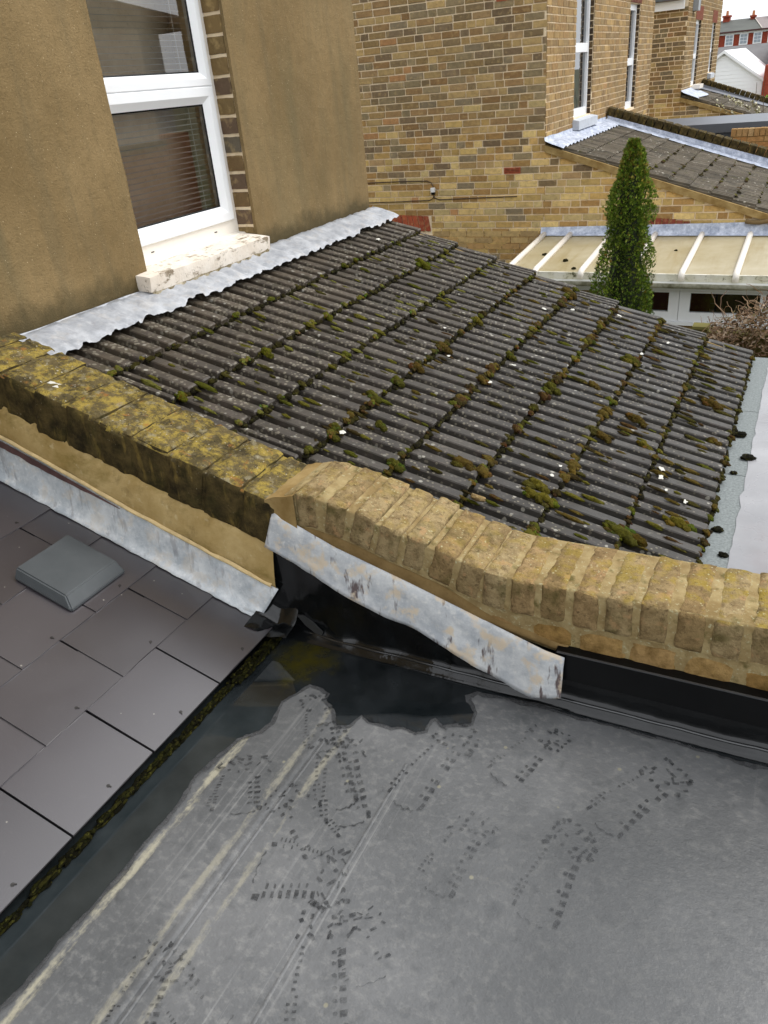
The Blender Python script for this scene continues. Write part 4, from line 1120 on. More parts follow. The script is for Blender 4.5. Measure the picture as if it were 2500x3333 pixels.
# windows in the end wall
def side_window(h, X, o, sillmat, sillbox=True, glass=MAT['glass_dark']):
    y0, y1, z0, z1 = o
    w = link('window', None, None, h); xf = X-.055
    b = MB(); f = .075
    b.box(xf-.05, xf, y0+.004, y0+f, z0, z1); b.box(xf-.05, xf, y1-f, y1-.008, z0, z1); b.box(xf-.05, xf, y0+f, y1-f, z0, z0+.09); b.box(xf-.05, xf, y0+f, y1-f, z1-.08, z1)
    zm = z0+(z1-z0)*.46; b.box(xf-.05, xf+.008, y0+f, y1-f, zm-.05, zm+.05)
    build(b, 'frame', MAT['upvc'], w)
    b = MB(); b.v = [(xf-.03,y0+f,z0), (xf-.03,y1-f,z0), (xf-.03,y1-f,z1), (xf-.03,y0+f,z1)]; b.face((0, 1, 2, 3)); build(b, 'pane', glass, w, fix=False)
    b = MB(); b.v = [(X-.128,y0,z0), (X-.128,y1,z0), (X-.128,y1,z1), (X-.128,y0,z1)]; b.face((0, 1, 2, 3)); build(b, 'curtain', plain('net_curtain', S(176,182,188), .9), w, fix=False)
    if sillbox:
        b = MB(); b.hexa(((X-.06,y0-.04,z0-.13), (X+.085,y0-.04,z0-.13), (X+.085,y1+.04,z0-.13), (X-.06,y1+.04,z0-.13), (X-.06,y0-.04,z0+.0), (X+.085,y0-.04,z0-.03), (X+.085,y1+.04,z0-.03), (X-.06,y1+.04,z0+.0)))
        build(b, 'sill', sillmat, w)
    return w
sillm = plain('pale_grey_sill', S(206,212,220,.8), .6)
side_window(n1, -1.57, W1[0], sillm); side_window(n1, -1.57, W1[1], sillm, False)
# cable and junction box on the wall
cb = thing('wall_cable', 'thin brown cable looping along the brick wall to a small box', 'cable')
cm = plain('brown_cable', S(74,56,40), .6)
for pts in (((-4.6,.283), (-3.87,.283), (-3.4,.288), (-3.05,.284), (-2.995,.262), (-2.973,.225), (-2.97,.18), (-2.972,.085), (-3.03,.058), (-3.289,.056), (-3.4,.050), (-3.88,.046), (-4.6,.045)), ((-2.972,.12), (-2.95,.08), (-2.883,.064), (-2.5,.073), (-1.90,.083))):
    b = MB(); b.tube([(x, 7.985+.002*(i % 2), z) for i, (x, z) in enumerate(pts)], .006, 6); build(b, 'cable', cm, cb, smooth=True)
b = MB(); b.box(-2.995, -2.945, 7.955, 7.992, .155, .205); build(b, 'junction_box', plain('white_plastic', S(226,226,224), .5), cb)
b = MB(); b.box(-2.99, -2.95, 7.96, 7.99, .125, .153); build(b, 'cable_gland', MAT['black_trim'], cb)
# eaves and roof of the outrigger (off the top of the picture)
b = MB(); b.hexa(((-6.2,7.7,4.45), (-1.45,7.7,4.45), (-1.45,14.4,4.45), (-6.2,14.4,4.45), (-6.2,7.7,4.6), (-1.45,7.7,4.6), (-1.45,14.4,4.6), (-6.2,14.4,4.6))); build(b, 'roof', plain('house_slate', S(74,76,80,.6), .6), n1)

def small_lean(name, label, X, y0, y1, zf, x1, tiles_split, k):
    r = thing(name, label, 'roof'); a = math.atan(k)
    b = MB(); b.hexa(((X,y0+.16,-2.6), (x1,y0+.16,-2.6), (x1,y1,-2.6), (X,y1,-2.6), (X,y0+.02,zf(X)-.05), (x1,y0+.02,zf(x1)-.05), (x1,y1,zf(x1)-.05), (X,y1,zf(X)-.05))); build(b, 'roof_body', MAT['dark'], r)
    return r
l1 = small_lean('tiled_lean_to', 'ribbed tile lean-to roof of the brick house behind the cypress', -1.57, 8.0, 11.0, verge1, 2.3, True, .32)
TM1 = []
t = MT('weathered_grey_tile', .75, .25); o_ = t.orand(); c = t.mix(o_, S(96,86,70,.68), S(126,116,100,.68)); c = t.mix(t.rng(t.noise(5, 5), .45, .7, 0, .8), c, S(66,62,50,.55)); c = t.mix(t.rng(t.noise(12, 4), .6, .7, 0, .6), c, S(104,104,40,.55)); c = t.mix(t.math('MULTIPLY', t.rng(t.vor(16), .16, .22, 1, 0), t.rng(t.noise(3, 2), .45, .55)), c, S(196,190,174,.65)); t.color(c); t.bump(t.noise(120, 3), .4, .004)
tm = tile_mesh(77, .2308); tm.materials.clear(); tm.materials.append(t.m); MAT['tile2'] = t.m
for c in range(16):
    xe = 2.05-.226*c
    if xe < -1.3: continue
    for j in range(13):
        o = link('roof_tile', tm, None, l1); o.location = (xe+random.uniform(-.004, .004), 8.0+.2308*(j+.5), verge1(xe)+.005+random.uniform(-.002, .002)); o.rotation_euler = (0, math.atan(.32)-.062, random.uniform(-.006, .006))
SLT = .32; b = MB(); rnd = random.Random(77)
for c in range(12):
    xe = 2.05-.226*c
    for i in range(26):
        y = 8.1+2.7*rnd.random(); s_ = rnd.uniform(.008, .026)
        moss_blob(b, (xe+rnd.uniform(-.02, .03), y, verge1(xe)+.022), s_, s_*1.1, s_*.6, S(*rnd.choice(((96,96,40), (110,104,52), (74,66,40), (58,52,36), (90,70,46))), .7), i+c*31, 2)
SLT = 0
mo = build(b, 'moss', MAT['moss'], smooth=True); tag(mo, 'moss and dirt scattered over the tiles behind the cypress', kind='stuff')
rows = []
b = MB(); b.hexa(((-1.565,7.965,verge1(-1.565)-.09), (2.1,7.965,verge1(2.1)-.09), (2.1,8.06,verge1(2.1)-.09), (-1.565,8.06,verge1(-1.565)-.09), (-1.565,7.965,verge1(-1.565)-.018), (2.1,7.965,verge1(2.1)-.018), (2.1,8.06,verge1(2.1)-.018), (-1.565,8.06,verge1(-1.565)-.018)))
build(b, 'verge_mortar', MAT['mortar_tan'], l1)
rows = []
for j in range(60):
    y = 7.93+3.05*j/59; q = .012*math.sin(y*83)
    rows.append([(-1.562, y, .70+.012*nz3(0, y, 0, 3)), (-1.555, y, .665), (-1.50, y, verge1(-1.50)+.035+q), (-1.40, y, verge1(-1.40)+.032+q), (-1.335+.015*nz3(0, y, 0, 8), y, verge1(-1.335)+.03+q)])
b = MB(); b.grid(rows); build(b, 'lead_apron', MAT['lead_blue'], l1, smooth=True)
p1 = thing('mossy_parapet', 'black mossy parapet with pale lead flashing behind the cypress', 'wall')
def par_z(x, a): return a-.298*x
b = MB(); b.hexa(((-1.56,11.0,-2.6), (2.3,11.0,-2.6), (2.3,11.22,-2.6), (-1.56,11.22,-2.6), (-1.56,11.0,par_z(-1.56,.25)), (2.3,11.0,par_z(2.3,.25)), (2.3,11.22,par_z(2.3,.25)), (-1.56,11.22,par_z(-1.56,.25)))); build(b, 'wall_core', MAT['mortar_tan'], p1)
xx = -1.56; i = 0
PB = []
for s in range(5):
    me = rough_box(.108, .24, .115, 5, 4, 4, .006, 14, 120+s, .004); me.materials.append(MAT['old_side']); me.materials.append(MAT['old_side']); PB.append(me)
while xx < 2.2:
    o = link('coping_brick', PB[i % 5], None, p1); o.location = (xx+.055, 11.11, par_z(xx+.055, .358)-.06); o.rotation_euler = (0, math.atan(.298), random.uniform(-.03, .03)); xx += .112; i += 1
rows = []
for i in range(70):
    x = -1.54+3.7*i/69; w_ = .01*nz3(x, 0, 0, 8)
    rows.append([(x, 10.985, par_z(x, .25)), (x, 10.975+w_*.4, par_z(x, .16)), (x, 10.96+w_, verge1(x)+.05), (x, 10.90, verge1(x)+.034+.006*math.sin(x*20)), (x, 10.80+.02*nz3(x, 3, 0, 7), verge1(x)+.030)])
b = MB(); b.grid(rows); build(b, 'lead_flashing', MAT['lead_blue'], p1, smooth=True)
# extension on the far side of that parapet
ex = thing('grey_fascia_extension', 'flat-roofed extension with dark grey fascia beyond the mossy parapet', 'extension')
b = MB(); b.box(-1.55, 2.6, 12.52, 14.2, -2.6, .40); build(b, 'wall', plain('dark_blue_wall', S(58,66,76), .6), ex)
b = MB(); b.box(-1.56, 2.62, 12.5, 14.2, .29, .415); build(b, 'fascia', plain('anthracite_fascia', S(92,98,108,.9), .45, .5, .05), ex)
gw = thing('tan_brick_wall', 'new tan brick wall with brick-on-edge coping beside the grey fascia', 'wall')
b = MB(); b.box(.03, 2.3, 12.012, 12.2, -2.6, .357); build(b, 'wall_core', MAT['mortar_tan'], gw)
cbm = MB(); cbm.box(-.033, .033, -.012, .105, -.05, .052); cbm = cbm.mesh('coping_brick'); cbm.materials.append(MAT['brick_obj'])
i = 0; xx = .03
while xx < 1.6:
    link('coping_brick', cbm, None, gw, (xx+.034, 12.008, .314+random.uniform(-.002, .002)), S(*random.choice(((206,172,124), (196,158,108), (186,146,96))), .9)); xx += .077
sbm = MB(); sbm.box(-.107, .107, -.006, .03, -.0325, .0325); sbm = sbm.mesh('brick'); sbm.materials.append(MAT['brick_obj'])
for r in range(5):
    xx = .14-(.11 if r % 2 else 0)
    while xx < 1.6:
        if xx > .13: link('brick', sbm, None, gw, (xx, 12.01, .222-.076*r), S(*random.choice(((198,152,98), (206,166,112), (190,140,88))), .9))
        xx += .226

# conservatory against the side wall
cons = thing('conservatory', 'white conservatory with cream roof panels against the brick wall', 'conservatory')
TZ, EZ, TY, EY = -.355, -.452, 7.95, 6.56
pm = MT('stained_polycarbonate', .4, .4); c = pm.mix(pm.rng(pm.noise(3, 5), .35, .7), S(196,180,138,.6), S(220,208,174,.6)); c = pm.mix(pm.rng(pm.noise(1, 4, .6, pm.map((9, 1.3, 1))), .52, .7, 0, .6), c, S(182,160,106,.6)); c = pm.mix(pm.rng(pm.noise(14, 4), .62, .75, 0, .4), c, S(206,178,146,.6)); pm.color(c)
BX = [-1.543, -1.234, -.757, -.279, .208, .688, 1.17, 1.65, 2.13]
for x0, x1 in zip(BX, BX[1:]):
    b = MB(); b.hexa(((x0,EY,EZ-.03), (x1,EY,EZ-.03), (x1,TY,TZ-.03), (x0,TY,TZ-.03), (x0,EY,EZ), (x1,EY,EZ), (x1,TY,TZ), (x0,TY,TZ))); build(b, 'roof_panel', pm.m, cons)
for x in BX:
    b = MB(); b.tube([(x, EY-.045, EZ-.055), (x, EY-.035, EZ+.004), (x, EY+.02, EZ+.018), (x, TY-.02, TZ+.018)], .030, 10); build(b, 'glazing_bar', MAT['upvc_warm'], cons, smooth=True)
em = MT('algae_stained_white', .5, .4); c = em.mix(em.rng(em.noise(8, 4), .4, .65), S(228,226,214,.9), S(198,194,168,.9)); c = em.mix(em.rng(em.noise(16, 5, .7, em.map((1, 1, 1))), .56, .66, 0, .9), c, S(70,70,44)); em.color(c)
b = MB(); b.box(BX[0], 2.13, EY-.03, EY-.005, EZ-.062, EZ+.004); build(b, 'eaves_closure', em.m, cons)
gm = MT('mossy_gutter', .6, .3); c = gm.mix(gm.rng(gm.noise(10, 4), .4, .65), S(196,194,178), S(132,130,108)); gm.color(c)
rows = []
for i in range(40):
    x = -1.6+3.75*i/39; rows.append([(x, 6.49+.05*math.cos(a), -.525-.045*math.sin(a)+(.012 if k in (0, 8) else 0)) for k, a in enumerate(math.pi*q/8 for q in range(9))])
b = MB(); b.grid(rows); build(b, 'gutter', gm.m, cons, smooth=True)
b = MB(); b.box(BX[0], 2.13, 6.535, 6.56, -.60, -.47); build(b, 'fascia', MAT['upvc'], cons)
WX = [-1.5, -.98, -.45, .2, 1.02, 1.84]
for a, c in zip(WX, WX[1:]):
    w = link('window', None, None, cons); b = MB(); f = .10; z0, z1 = -.925, -.585; y = 6.62
    for (p, q, r_, s) in ((a, a+f, z0, z1), (c-f, c-.004, z0, z1), (a+f, c-f, z0, z0+.09), (a+f, c-f, z1-.06, z1)): b.box(p, q, y, y+.06, r_, s)
    build(b, 'frame', MAT['upvc'], w)
    b = MB(); b.v = [(a+f, y+.03, z0), (c-f, y+.03, z0), (c-f, y+.03, z1), (a+f, y+.03, z1)]; b.face((0, 1, 2, 3)); build(b, 'pane', MAT['glass_dark'], w, fix=False)
b = MB(); b.box(-1.5, 2.1, 6.60, 6.70, -.96, -.927); build(b, 'sill', MAT['upvc'], cons)
b = MB(); b.box(-1.5, 2.1, 6.64, 6.74, -2.6, -.962); build(b, 'dwarf_wall', MAT['mortar_tan'], cons)
b = MB(); b.box(-.3, .4, 7.6, 7.64, -2.6, -.5); build(b, 'inner_door', plain('brown_door', S(110,52,26), .5), cons)
b = MB(); b.box(.45, 2.1, 7.6, 7.65, -2.6, -.4); build(b, 'inner_wall', plain('dark_inner_wall', (.01,.012,.014,1), .9), cons)
rows = []
for i in range(50):
    x = -1.60+3.8*i/49; zt = -.268+.018*(x+1.6)
    rows.append([(x, 7.985, zt), (x, 7.975, zt-.02+.003*nz3(x, 0, 0, 9)), (x, 7.965, zt-.08), (x, 7.93, TZ+.012+.006*nz3(x, 3, 0, 6)), (x, 7.90, TZ+.006)])
b = MB(); b.grid(rows); build(b, 'lead_flashing', MAT['lead_blue'], cons, smooth=True)
b = MB(); pts = [(.62+.07*i, 7.955+.01*math.sin(i), -.222+.008*math.cos(i*2)) for i in range(7)]; b.tube(pts, .024, 7); st = build(b, 'log', plain('old_wood', S(112,92,60), .9, bump=.5), smooth=True); tag(st, 'short brown stick lying on the lead above the conservatory', 'stick')
for i, (x, y, r, lb) in enumerate(((-1.31, 7.15, .028, 'dark moss lump on the leftmost cream conservatory panel'), (-1.02, 6.93, .030, 'dark moss lump in the middle of the second cream panel'), (-.86, 6.66, .026, 'dark moss lump near the eaves of the second cream panel'), (.03, 7.35, .018, 'tiny moss crumb on the cream panel right of the cypress'))):
    zz = EZ+(TZ-EZ)*(y-EY)/(TY-EY); b = MB(); moss_blob(b, (x, y, zz+r*.2), r, r, r*.6, S(48,44,26,.6), i*4.4, 2); o = build(b, 'moss_clump', MAT['moss'], smooth=True); tag(o, lb, 'moss', 'moss clumps on the conservatory roof')

# ------------------------------------------------------------------ farther brick house
def verge2(x): return .125-.31*x
W2 = [(19.35, 20.25, .72, 2.0), (22.3, 23.05, .90, 1.98)]
n2 = brick_house('brick_house', 'farther sooty brick house with arched windows and white eaves', -1.57, 18.05, 24.0, verge2, lambda *a: [], W2, .0865, 15, 0, left=-5.0, htop=2.16, dark=.22, right=2.0)
b = MB(); b.box(-5.0, -1.64, 17.93, 18.0, 2.17, 2.32); build(b, 'fascia', MAT['upvc'], n2)
b = MB(); b.hexa(((-5,17.8,2.33), (-1.62,17.8,2.33), (-1.62,21.2,4.3), (-5,21.2,4.3), (-5,17.8,2.40), (-1.62,17.8,2.40), (-1.62,21.2,4.4), (-5,21.2,4.4))); build(b, 'roof', plain('grey_slate_roof', S(96,102,106,.7), .6), n2)
b = MB(); b.tube([(-1.50, 18.9, 3.2), (-1.50, 18.9, 2.22)], .05, 8); b.box(-1.6, -1.46, 18.65, 18.95, 2.14, 2.34); build(b, 'rain_hopper', plain('grey_hopper', S(150,154,158), .5), n2)
for o in W2:
    side_window(n2, -1.57, o, sillm, o[0] > 22)
    b = MB(); n_ = 7; 
    b.box(-1.575, -1.562, o[0]-.1, o[1]+.1, o[3], o[3]+.26, 0, S(120,58,44)); build(b, 'red_arch', MAT['brick_att'], n2)
b = MB(); b.box(-1.575, -1.562, 13.05-.78, 13.10, 2.11, 2.36, 0, S(96,46,36)); build(b, 'red_arch', MAT['brick_att'], n1)
l2 = small_lean('grey_lean_to', 'small dark lean-to roof of the farther brick house', -1.57, 18.05, 21.2, verge2, 1.9, False, .31)
many = MB(); rnd = random.Random(5)
tb = tile_mesh(5, .25)
for c in range(12):
    xe = 1.5-.25*c
    for j in range(12):
        o = link('roof_tile', tm, None, l2); o.location = (xe, 18.08+.26*(j+.5), verge2(xe)+.002); o.rotation_euler = (0, math.atan(.31)-.062, 0); o.scale = (1.1, 1.12, 1)
b = MB(); b.hexa(((-1.56,18.0,verge2(-1.56)-.12), (1.8,18.0,verge2(1.8)-.12), (1.8,18.1,verge2(1.8)-.12), (-1.56,18.1,verge2(-1.56)-.12), (-1.56,18.0,verge2(-1.56)-.04), (1.8,18.0,verge2(1.8)-.04), (1.8,18.1,verge2(1.8)-.04), (-1.56,18.1,verge2(-1.56)-.04))); build(b, 'verge_mortar', MAT['mortar_tan'], l2)
b = MB(); rows = []
for i in range(20):
    y = 17.95+1.9*i/19; rows.append([(-1.565, y, .70), (-1.5, y, .655), (-1.2+.04*math.sin(y*4), y, verge2(-1.2)+.035)])
b.grid(rows); build(b, 'lead_apron', MAT['lead_blue'], l2, smooth=True)
b = MB(); b.box(-1.56, -1.38, 19.5, 20.1, .66, .74); build(b, 'window_sill', MAT['upvc_warm'], l2)
p2 = thing('mossy_parapet', 'dark mossy parapet of the farther house against the white gable', 'wall')
def p2z(x): return .277-.341*x
b = MB(); b.hexa(((-1.56,21.2,-2.6), (2.0,21.2,-2.6), (2.0,21.42,-2.6), (-1.56,21.42,-2.6), (-1.56,21.2,p2z(-1.56)-.12), (2.0,21.2,p2z(2.0)-.12), (2.0,21.42,p2z(2.0)-.12), (-1.56,21.42,p2z(-1.56)-.12))); build(b, 'wall_core', plain('slate_grey_lead', S(110,114,122,.8), .6), p2)
xx = -1.56; i = 0
while xx < 1.9:
    o = link('coping_brick', PB[i % 5], None, p2); o.location = (xx+.055, 21.31, p2z(xx+.055)-.055); o.rotation_euler = (0, math.atan(.341), random.uniform(-.03, .03)); xx += .112; i += 1
rows = []
for i in range(40):
    x = -1.5+3.4*i/39; rows.append([(x, 21.19, p2z(x)-.11), (x, 21.17, p2z(x)-.2), (x, 21.1, verge2(x)+.04), (x, 20.55+.1*nz3(x, 0, 0, 5), verge2(x)+.036)])
b = MB(); b.grid(rows); build(b, 'lead_flashing', plain('dull_lead', S(120,124,134,.7), .55, .5, .2, 4), p2, smooth=True)

# ------------------------------------------------------------------ far houses
wh = thing('white_gable_house', 'white clapboard gable end in the distance', 'house')
def gz_(x): return 1.30-.68*abs(x+2.41)
b = MB(); b.prism([(-3.9, -2.6), (-.97, -2.6), (-.97, gz_(-.97)-.04), (-2.41, 1.26), (-3.9, gz_(-3.9)-.04)], 'y', 34.05, 44); build(b, 'wall', plain('white_wall', S(214,218,218), .7), wh)
z = -.6
while z < 1.2:
    h_ = .125; w0 = -2.41-(1.26-z)/.68+.02; w1 = -2.41+(1.26-z)/.68-.02
    a, c = max(-3.88, w0), min(-.98, w1)
    a2, c2 = max(-3.88, -2.41-(1.26-z-h_)/.68+.02), min(-.98, -2.41+(1.26-z-h_)/.68-.02)
    if c2 > a2+.05:
        b = MB(); b.hexa(((a,34.02,z), (c,34.02,z), (c,34.05,z), (a,34.05,z), (a2,34.03,z+h_+.01), (c2,34.03,z+h_+.01), (c2,34.05,z+h_+.01), (a2,34.05,z+h_+.01))); build(b, 'board', MAT['upvc'], wh)
    z += h_
b = MB()
for s in (-1, 1):
    x1_ = -2.41+s*1.55; b.hexa(((-2.41,33.9,1.24), (x1_,33.9,gz_(x1_)-.08), (x1_,44,gz_(x1_)-.08), (-2.41,44,1.24), (-2.41,33.9,1.34), (x1_,33.9,gz_(x1_)+.02), (x1_,44,gz_(x1_)+.02), (-2.41,44,1.34)))
build(b, 'bargeboard', MAT['upvc'], wh)
rb = thing('red_brick_building', 'red brick building at the right edge with grey slate roof', 'house')
redm = m_mortar('far_red_brick', S(128,58,44), S(158,78,58)); slatm = plain('far_slate', S(118,116,116,.8), .7, .3, .15, 3); darkslate = plain('far_dark_slate', S(84,86,80,.8), .7, .3, .2, 1.5)
b = MB(); b.box(-.93, 2.5, 33.5, 41, -2.6, .75); build(b, 'wall', redm, rb)
b = MB(); b.hexa(((-3.6,40.5,.2), (-1.2,40.5,.2), (-1.2,43,1.38), (-3.6,43,1.38), (-3.6,40.5,.3), (-1.2,40.5,.3), (-1.2,43,1.46), (-3.6,43,1.46))); build(b, 'roof', slatm, rb)
b = MB(); b.box(-1.25, 2.5, 40.4, 44, -2.6, 1.45); build(b, 'gable_wall', redm, rb)
rt_ = thing('red_brick_terrace', 'distant red brick terrace with white windows and chimneys', 'house')
b = MB(); b.box(-9, 4, 60, 66, -2.6, 2.25); build(b, 'wall', redm, rt_)
b = MB(); b.box(-9, 4, 59.9, 60, 2.12, 2.22); build(b, 'white_band', MAT['upvc'], rt_)
b = MB(); b.box(-9, 4, 59.7, 59.95, 2.22, 2.30); build(b, 'gutter', plain('maroon_gutter', S(70,34,34), .6), rt_)
b = MB(); b.box(-9, 4, 59.93, 60, 1.36, 1.48); build(b, 'brick_band', plain('tan_band', S(168,128,92), .8), rt_)
b = MB(); b.hexa(((-9,59.7,2.30), (-3.0,59.7,2.30), (-3.75,63,2.98), (-9,63,2.98), (-9,60,2.30), (-3.0,60,2.30), (-3.75,63.2,3.0), (-9,63.2,3.0))); build(b, 'roof', darkslate, rt_)
b = MB(); b.hexa(((-3.0,59.7,2.28), (4,59.7,2.24), (4,63.2,3.02), (-3.75,63,3.0), (-3.0,60,2.28), (4,60,2.26), (4,63.4,3.02), (-3.75,63.2,3.0))); build(b, 'roof', plain('far_mauve_roof', S(142,130,128,.8), .7), rt_)
b = MB(); b.tube([(-2.97, 59.66, 2.32), (-3.75, 63, 3.03)], .03, 5); build(b, 'hip_ridge', plain('pale_hip', S(196,186,176), .8), rt_)
for x in (-5.7, -4.83, -3.99, -3.19, -2.35):
    w = link('window', None, None, rt_); b = MB(); b.box(x-.25, x+.25, 59.92, 60, 1.50, 2.12); build(b, 'frame', MAT['upvc'], w)
    for i in (0, 1):
        for j in (0, 1, 2):
            b = MB(); b.box(x-.19+.2*i, x-.01+.2*i, 59.90, 59.93, 1.57+.18*j, 1.72+.18*j); build(b, 'pane', plain('far_pane', S(150,160,170), .3), w)
for x, z1, w_ in ((-5.42, 3.42, .2), (-3.82, 3.28, .13), (-2.45, 3.5, .32)):
    ch = link('chimney', None, None, rt_); b = MB(); b.box(x-w_, x+w_, 62.6, 63.4, 2.7, z1-.25); b.box(x-w_-.05, x+w_+.05, 62.5, 63.5, z1-.25, z1-.15); build(b, 'stack', redm, ch)
    b = MB(); b.tube([(x, 63, z1-.15), (x, 63, z1+.12)], .09, 8, taper=.8); build(b, 'chimney_pot', plain('clay_pot', S(176,118,78), .8), ch)

# ------------------------------------------------------------------ cypress
cy = thing('cypress_tree', 'slim columnar green cypress in front of the conservatory', 'tree')
CX, CY = .045, 4.6
b = MB(); b.tube([(CX, CY, -2.6), (CX, CY, -1), (CX, CY, .85)], .05, 8, taper=.1); build(b, 'trunk', plain('bark', S(84,64,48), .9), cy, smooth=True)
RAD = [(-2.45, .2), (-2.0, .31), (-.6, .30), (-.3, .272), (-.05, .245), (.10, .205), (.25, .178), (.45, .158), (.62, .138), (.76, .096), (.86, .052), (.95, .008)]
def crad(z): return line(z, RAD)
b = MB(); rnd = random.Random(8)
rows = []
for z, r in RAD[:-2]:
    rows.append([(CX+r*.52*math.cos(a), CY+r*.52*math.sin(a), z) for a in (2*math.pi*q/12 for q in range(12))])
b.grid(rows, 0, S(24,34,10,.8), close=True)  # dark core colour stands in for shade between the sprays
CG = [(72,96,22), (92,116,30), (112,130,42), (58,80,18), (84,104,26), (124,134,50), (66,84,24)]
for i in range(24000):
    z = -2.3+3.2*rnd.random()**.62; r = crad(z); a = rnd.random()*6.283
    lump = .84+.40*noise.noise(Vector((math.cos(a)*1.8, math.sin(a)*1.8, z*5)))+.17*noise.noise(Vector((math.cos(a)*5, math.sin(a)*5, z*14)))
    rr = r*lump*(.56+.50*rnd.random()**.6)
    c = Vector((CX+rr*math.cos(a), CY+rr*math.sin(a), z)); outw = Vector((math.cos(a), math.sin(a), 0))
    ax = (outw*rnd.uniform(.2, .8)+Vector((rnd.uniform(-.4, .4), rnd.uniform(-.4, .4), rnd.uniform(.5, 1.1)))).normalized()
    sd = ax.cross(Vector((rnd.uniform(-1, 1), rnd.uniform(-1, 1), rnd.uniform(-1, 1)))).normalized()
    L = rnd.uniform(.013, .030); W_ = L*.30
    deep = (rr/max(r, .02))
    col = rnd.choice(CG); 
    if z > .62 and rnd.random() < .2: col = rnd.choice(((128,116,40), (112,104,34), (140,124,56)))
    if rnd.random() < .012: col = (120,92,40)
    colr = S(*col, 1.4*rnd.uniform(.6, 1.3)*(.45+.6*min(1, rr/max(r, .02))))  # leaves deeper in the crown tinted darker, inner shade put into colour
    for q in (-.55, 0, .55):
        d = (ax+sd*q).normalized(); s2 = d.cross(sd.cross(ax)).normalized()*W_*.38; k = len(b.v); e = c+d*L*(1 if q == 0 else .8)
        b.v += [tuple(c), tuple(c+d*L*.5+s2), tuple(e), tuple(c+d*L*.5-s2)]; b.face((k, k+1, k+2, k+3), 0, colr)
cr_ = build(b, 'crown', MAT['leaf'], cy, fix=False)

# ------------------------------------------------------------------ fence and dried climber beyond the eaves
fe = thing('garden_fence', 'weathered green-brown board fence beyond the tile eaves', 'fence')
fm = plain('algae_wood', S(104,98,52), .9, .2, .3, 9, .4, 60)
xx = .30; i = 0
while xx < 3.4:
    b = MB(); zt = -.10+random.uniform(-.012, .012); b.box(xx, xx+.098, 3.50+.008*(i % 2), 3.518+.008*(i % 2), -2.6, zt); build(b, 'board', fm, fe); xx += .102; i += 1
for xx in (.72, 2.1):
    b = MB(); b.box(xx-.04, xx+.04, 3.42, 3.50, -2.6, -.045); b.hexa(((xx-.05,3.41,-.045), (xx+.05,3.41,-.045), (xx+.05,3.51,-.045), (xx-.05,3.51,-.045), (xx-.045,3.415,-.03), (xx+.045,3.415,-.03), (xx+.045,3.505,-.03), (xx-.045,3.505,-.03))); build(b, 'post', fm, fe)
b = MB(); b.box(.3, 3.4, 3.488, 3.535, -.10, -.082); build(b, 'capping_rail', fm, fe)
cl = thing('dried_climber', 'tangle of bare brown climber stems and dead leaves on the fence', 'shrub')
b = MB(); lb = MB(); rnd = random.Random(31)
def shrub_top(x): return min(.16, -.06+.62*max(0, x-.72)) if x < 1.1 else .17
TW = [(150,118,84), (128,100,72), (168,138,100), (110,84,62), (180,150,118)]
for i in range(1500):
    x = .72+1.4*rnd.random()**1.2; y = 3.18+.5*rnd.random(); top = shrub_top(x)+rnd.uniform(-.08, .03); z = top-.55*rnd.random()**1.3
    p = Vector((x, y, z)); d = Vector((rnd.uniform(-1, 1), rnd.uniform(-1, 1), rnd.uniform(-.5, .9))).normalized(); pts = []
    n_ = rnd.randint(4, 8); s_ = rnd.uniform(.018, .035)
    for k in range(n_):
        pts.append(tuple(p)); p = p+d*s_; d = (d+Vector((rnd.uniform(-.5, .5), rnd.uniform(-.5, .5), rnd.uniform(-.6, .35)))).normalized()
    b.tube(pts, rnd.uniform(.0013, .0034), 4, 0, S(*rnd.choice(TW), .75), taper=.5)
for i in range(9000):
    x = .72+1.4*rnd.random()**1.2; y = 3.2+.45*rnd.random(); top = shrub_top(x)+rnd.uniform(-.07, .0); z = top-.62*rnd.random()**1.5
    c = Vector((x, y, z)); a = Vector((rnd.uniform(-1, 1), rnd.uniform(-1, 1), rnd.uniform(-1, 1))).normalized(); e = a.cross(Vector((rnd.uniform(-1, 1), .3, rnd.uniform(-1, 1)))).normalized()
    L = rnd.uniform(.007, .02); k = len(lb.v); lb.v += [tuple(c-a*L), tuple(c+e*L*.5), tuple(c+a*L), tuple(c-e*L*.5+a.cross(e)*L*.3)]
    lb.face((k, k+1, k+2, k+3), 0, S(*rnd.choice(((138,110,80), (118,92,66), (160,134,104), (96,74,54), (172,150,124), (108,96,50))), .7))
build(b, 'stems', MAT['leaf'], cl); build(lb, 'dead_leaves', MAT['leaf'], cl, fix=False)

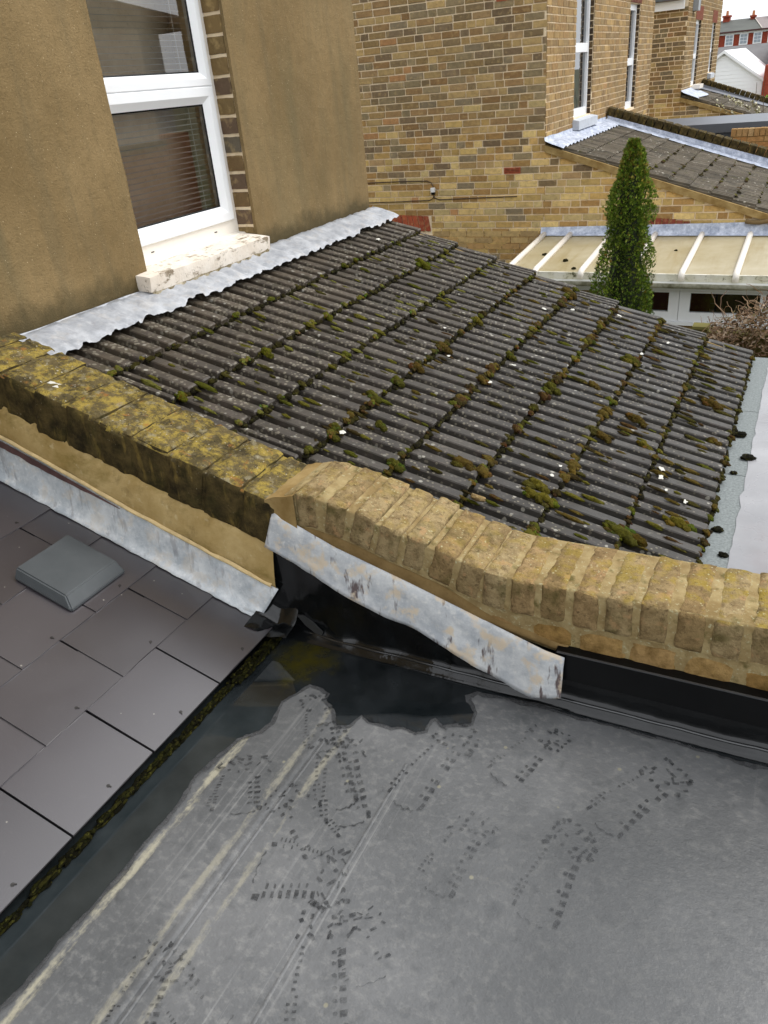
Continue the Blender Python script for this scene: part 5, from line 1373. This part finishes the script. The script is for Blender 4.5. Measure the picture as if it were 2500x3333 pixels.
# blossom twigs and the lime green bush farther off
bt = thing('blossom_branch', 'bare twigs carrying small white blossoms near the farther house', 'shrub')
b = MB(); lb = MB(); rnd = random.Random(4)
for (xa, za, xb, zb) in ((-.78, .60, -.02, -.1), (-.55, .62, -.1, .3), (-.1, .5, .25, .05), (.0, .8, .05, -.3), (.12, .9, .2, -.3)):
    pts = [(xa+(xb-xa)*q/6+rnd.uniform(-.02, .02), 16.5+.1*q, za+(zb-za)*q/6+rnd.uniform(-.02, .02)-.0) for q in range(7)]
    b.tube(pts[::-1], .010, 5, 0, S(96,80,60), taper=.4)
    if xa < -.05:
        for q in range(46):
            s_ = rnd.random(); i0 = int(s_*5.99); p = Vector(pts[i0]).lerp(Vector(pts[min(i0+1, 6)]), rnd.random())+Vector((rnd.uniform(-.04, .04), rnd.uniform(-.04, .04), rnd.uniform(-.035, .035)))
            for w_ in range(2):
                a = Vector((rnd.uniform(-1, 1), rnd.uniform(-1, 1), rnd.uniform(-1, 1))).normalized()*.03; e = a.cross(Vector((0, 0, 1)))*.9; k = len(lb.v)
                lb.v += [tuple(p-a), tuple(p-e), tuple(p+a), tuple(p+e)]; lb.face((k, k+1, k+2, k+3), 0, S(*rnd.choice(((226,220,196), (206,200,168), (180,176,128))), .85))
build(b, 'twig', MAT['leaf'], bt); build(lb, 'blossom', MAT['leaf'], bt, fix=False)
bu = thing('green_bush', 'bright lime green bush below the white gable', 'bush')
b = MB(); rnd = random.Random(9)
for i in range(2600):
    u_, v_ = rnd.uniform(-1, 1), rnd.random()*6.283; r_ = (1-u_*u_)**.5; d = Vector((r_*math.cos(v_), r_*math.sin(v_), u_))
    p = Vector((.35, 27, -.35))+Vector((d.x*.95, d.y*.8, d.z*.75))*(.75+.3*noise.noise(d*2.5)+.12*rnd.random())
    a = Vector((rnd.uniform(-1, 1), rnd.uniform(-1, 1), rnd.uniform(-1, 1))).normalized()*.06; e = a.cross(Vector((rnd.uniform(-1, 1), 0, 1))).normalized()*.035; k = len(b.v)
    b.v += [tuple(p-a), tuple(p-e), tuple(p+a), tuple(p+e)]; b.face((k, k+1, k+2, k+3), 0, S(*rnd.choice(((140,176,30), (160,196,48), (112,150,26), (176,204,70))), .75))
build(b, 'foliage', MAT['leaf'], bu, fix=False)
b = MB(); b.tube([(.35, 27, -2.6), (.35, 27, -.2)], .06, 6); build(b, 'stem', plain('bush_stem', S(90,70,50), .9), bu)

# ------------------------------------------------------------------ garden house opposite, seen only as a reflection in the near window
gh = thing('garden_house', 'cream garden house over brown brick, mirrored in the near window', 'house')
b = MB(); b.box(5.0, 9.0, 5.6, 8.22, .92, 2.30); build(b, 'wall', plain('cream_render', S(206,194,182), .9), gh)
b = MB(); b.box(5.02, 9.0, 5.6, 8.6, -2.6, .84); b.box(5.6, 9, 8.3, 9.6, -2.6, .95); build(b, 'brick_base', m_mortar('dark_red_brick', S(150,84,54), S(172,100,66)), gh)
b = MB(); b.hexa(((4.7,5.3,2.75), (9.2,5.3,2.75), (9.2,9.1,2.28), (4.7,9.1,2.28), (4.7,5.3,2.86), (9.2,5.3,2.86), (9.2,9.1,2.40), (4.7,9.1,2.40))); build(b, 'roof', plain('brown_tile_roof', S(92,66,48), .9), gh)
b = MB(); b.box(4.95, 9, 5.5, 8.3, .84, .92); build(b, 'black_band', MAT['black_trim'], gh)
b = MB(); b.box(5.1, 9, 8.25, 8.75, 1.0, 2.3); build(b, 'grey_panel', plain('grey_panel', S(150,152,160), .6), gh)
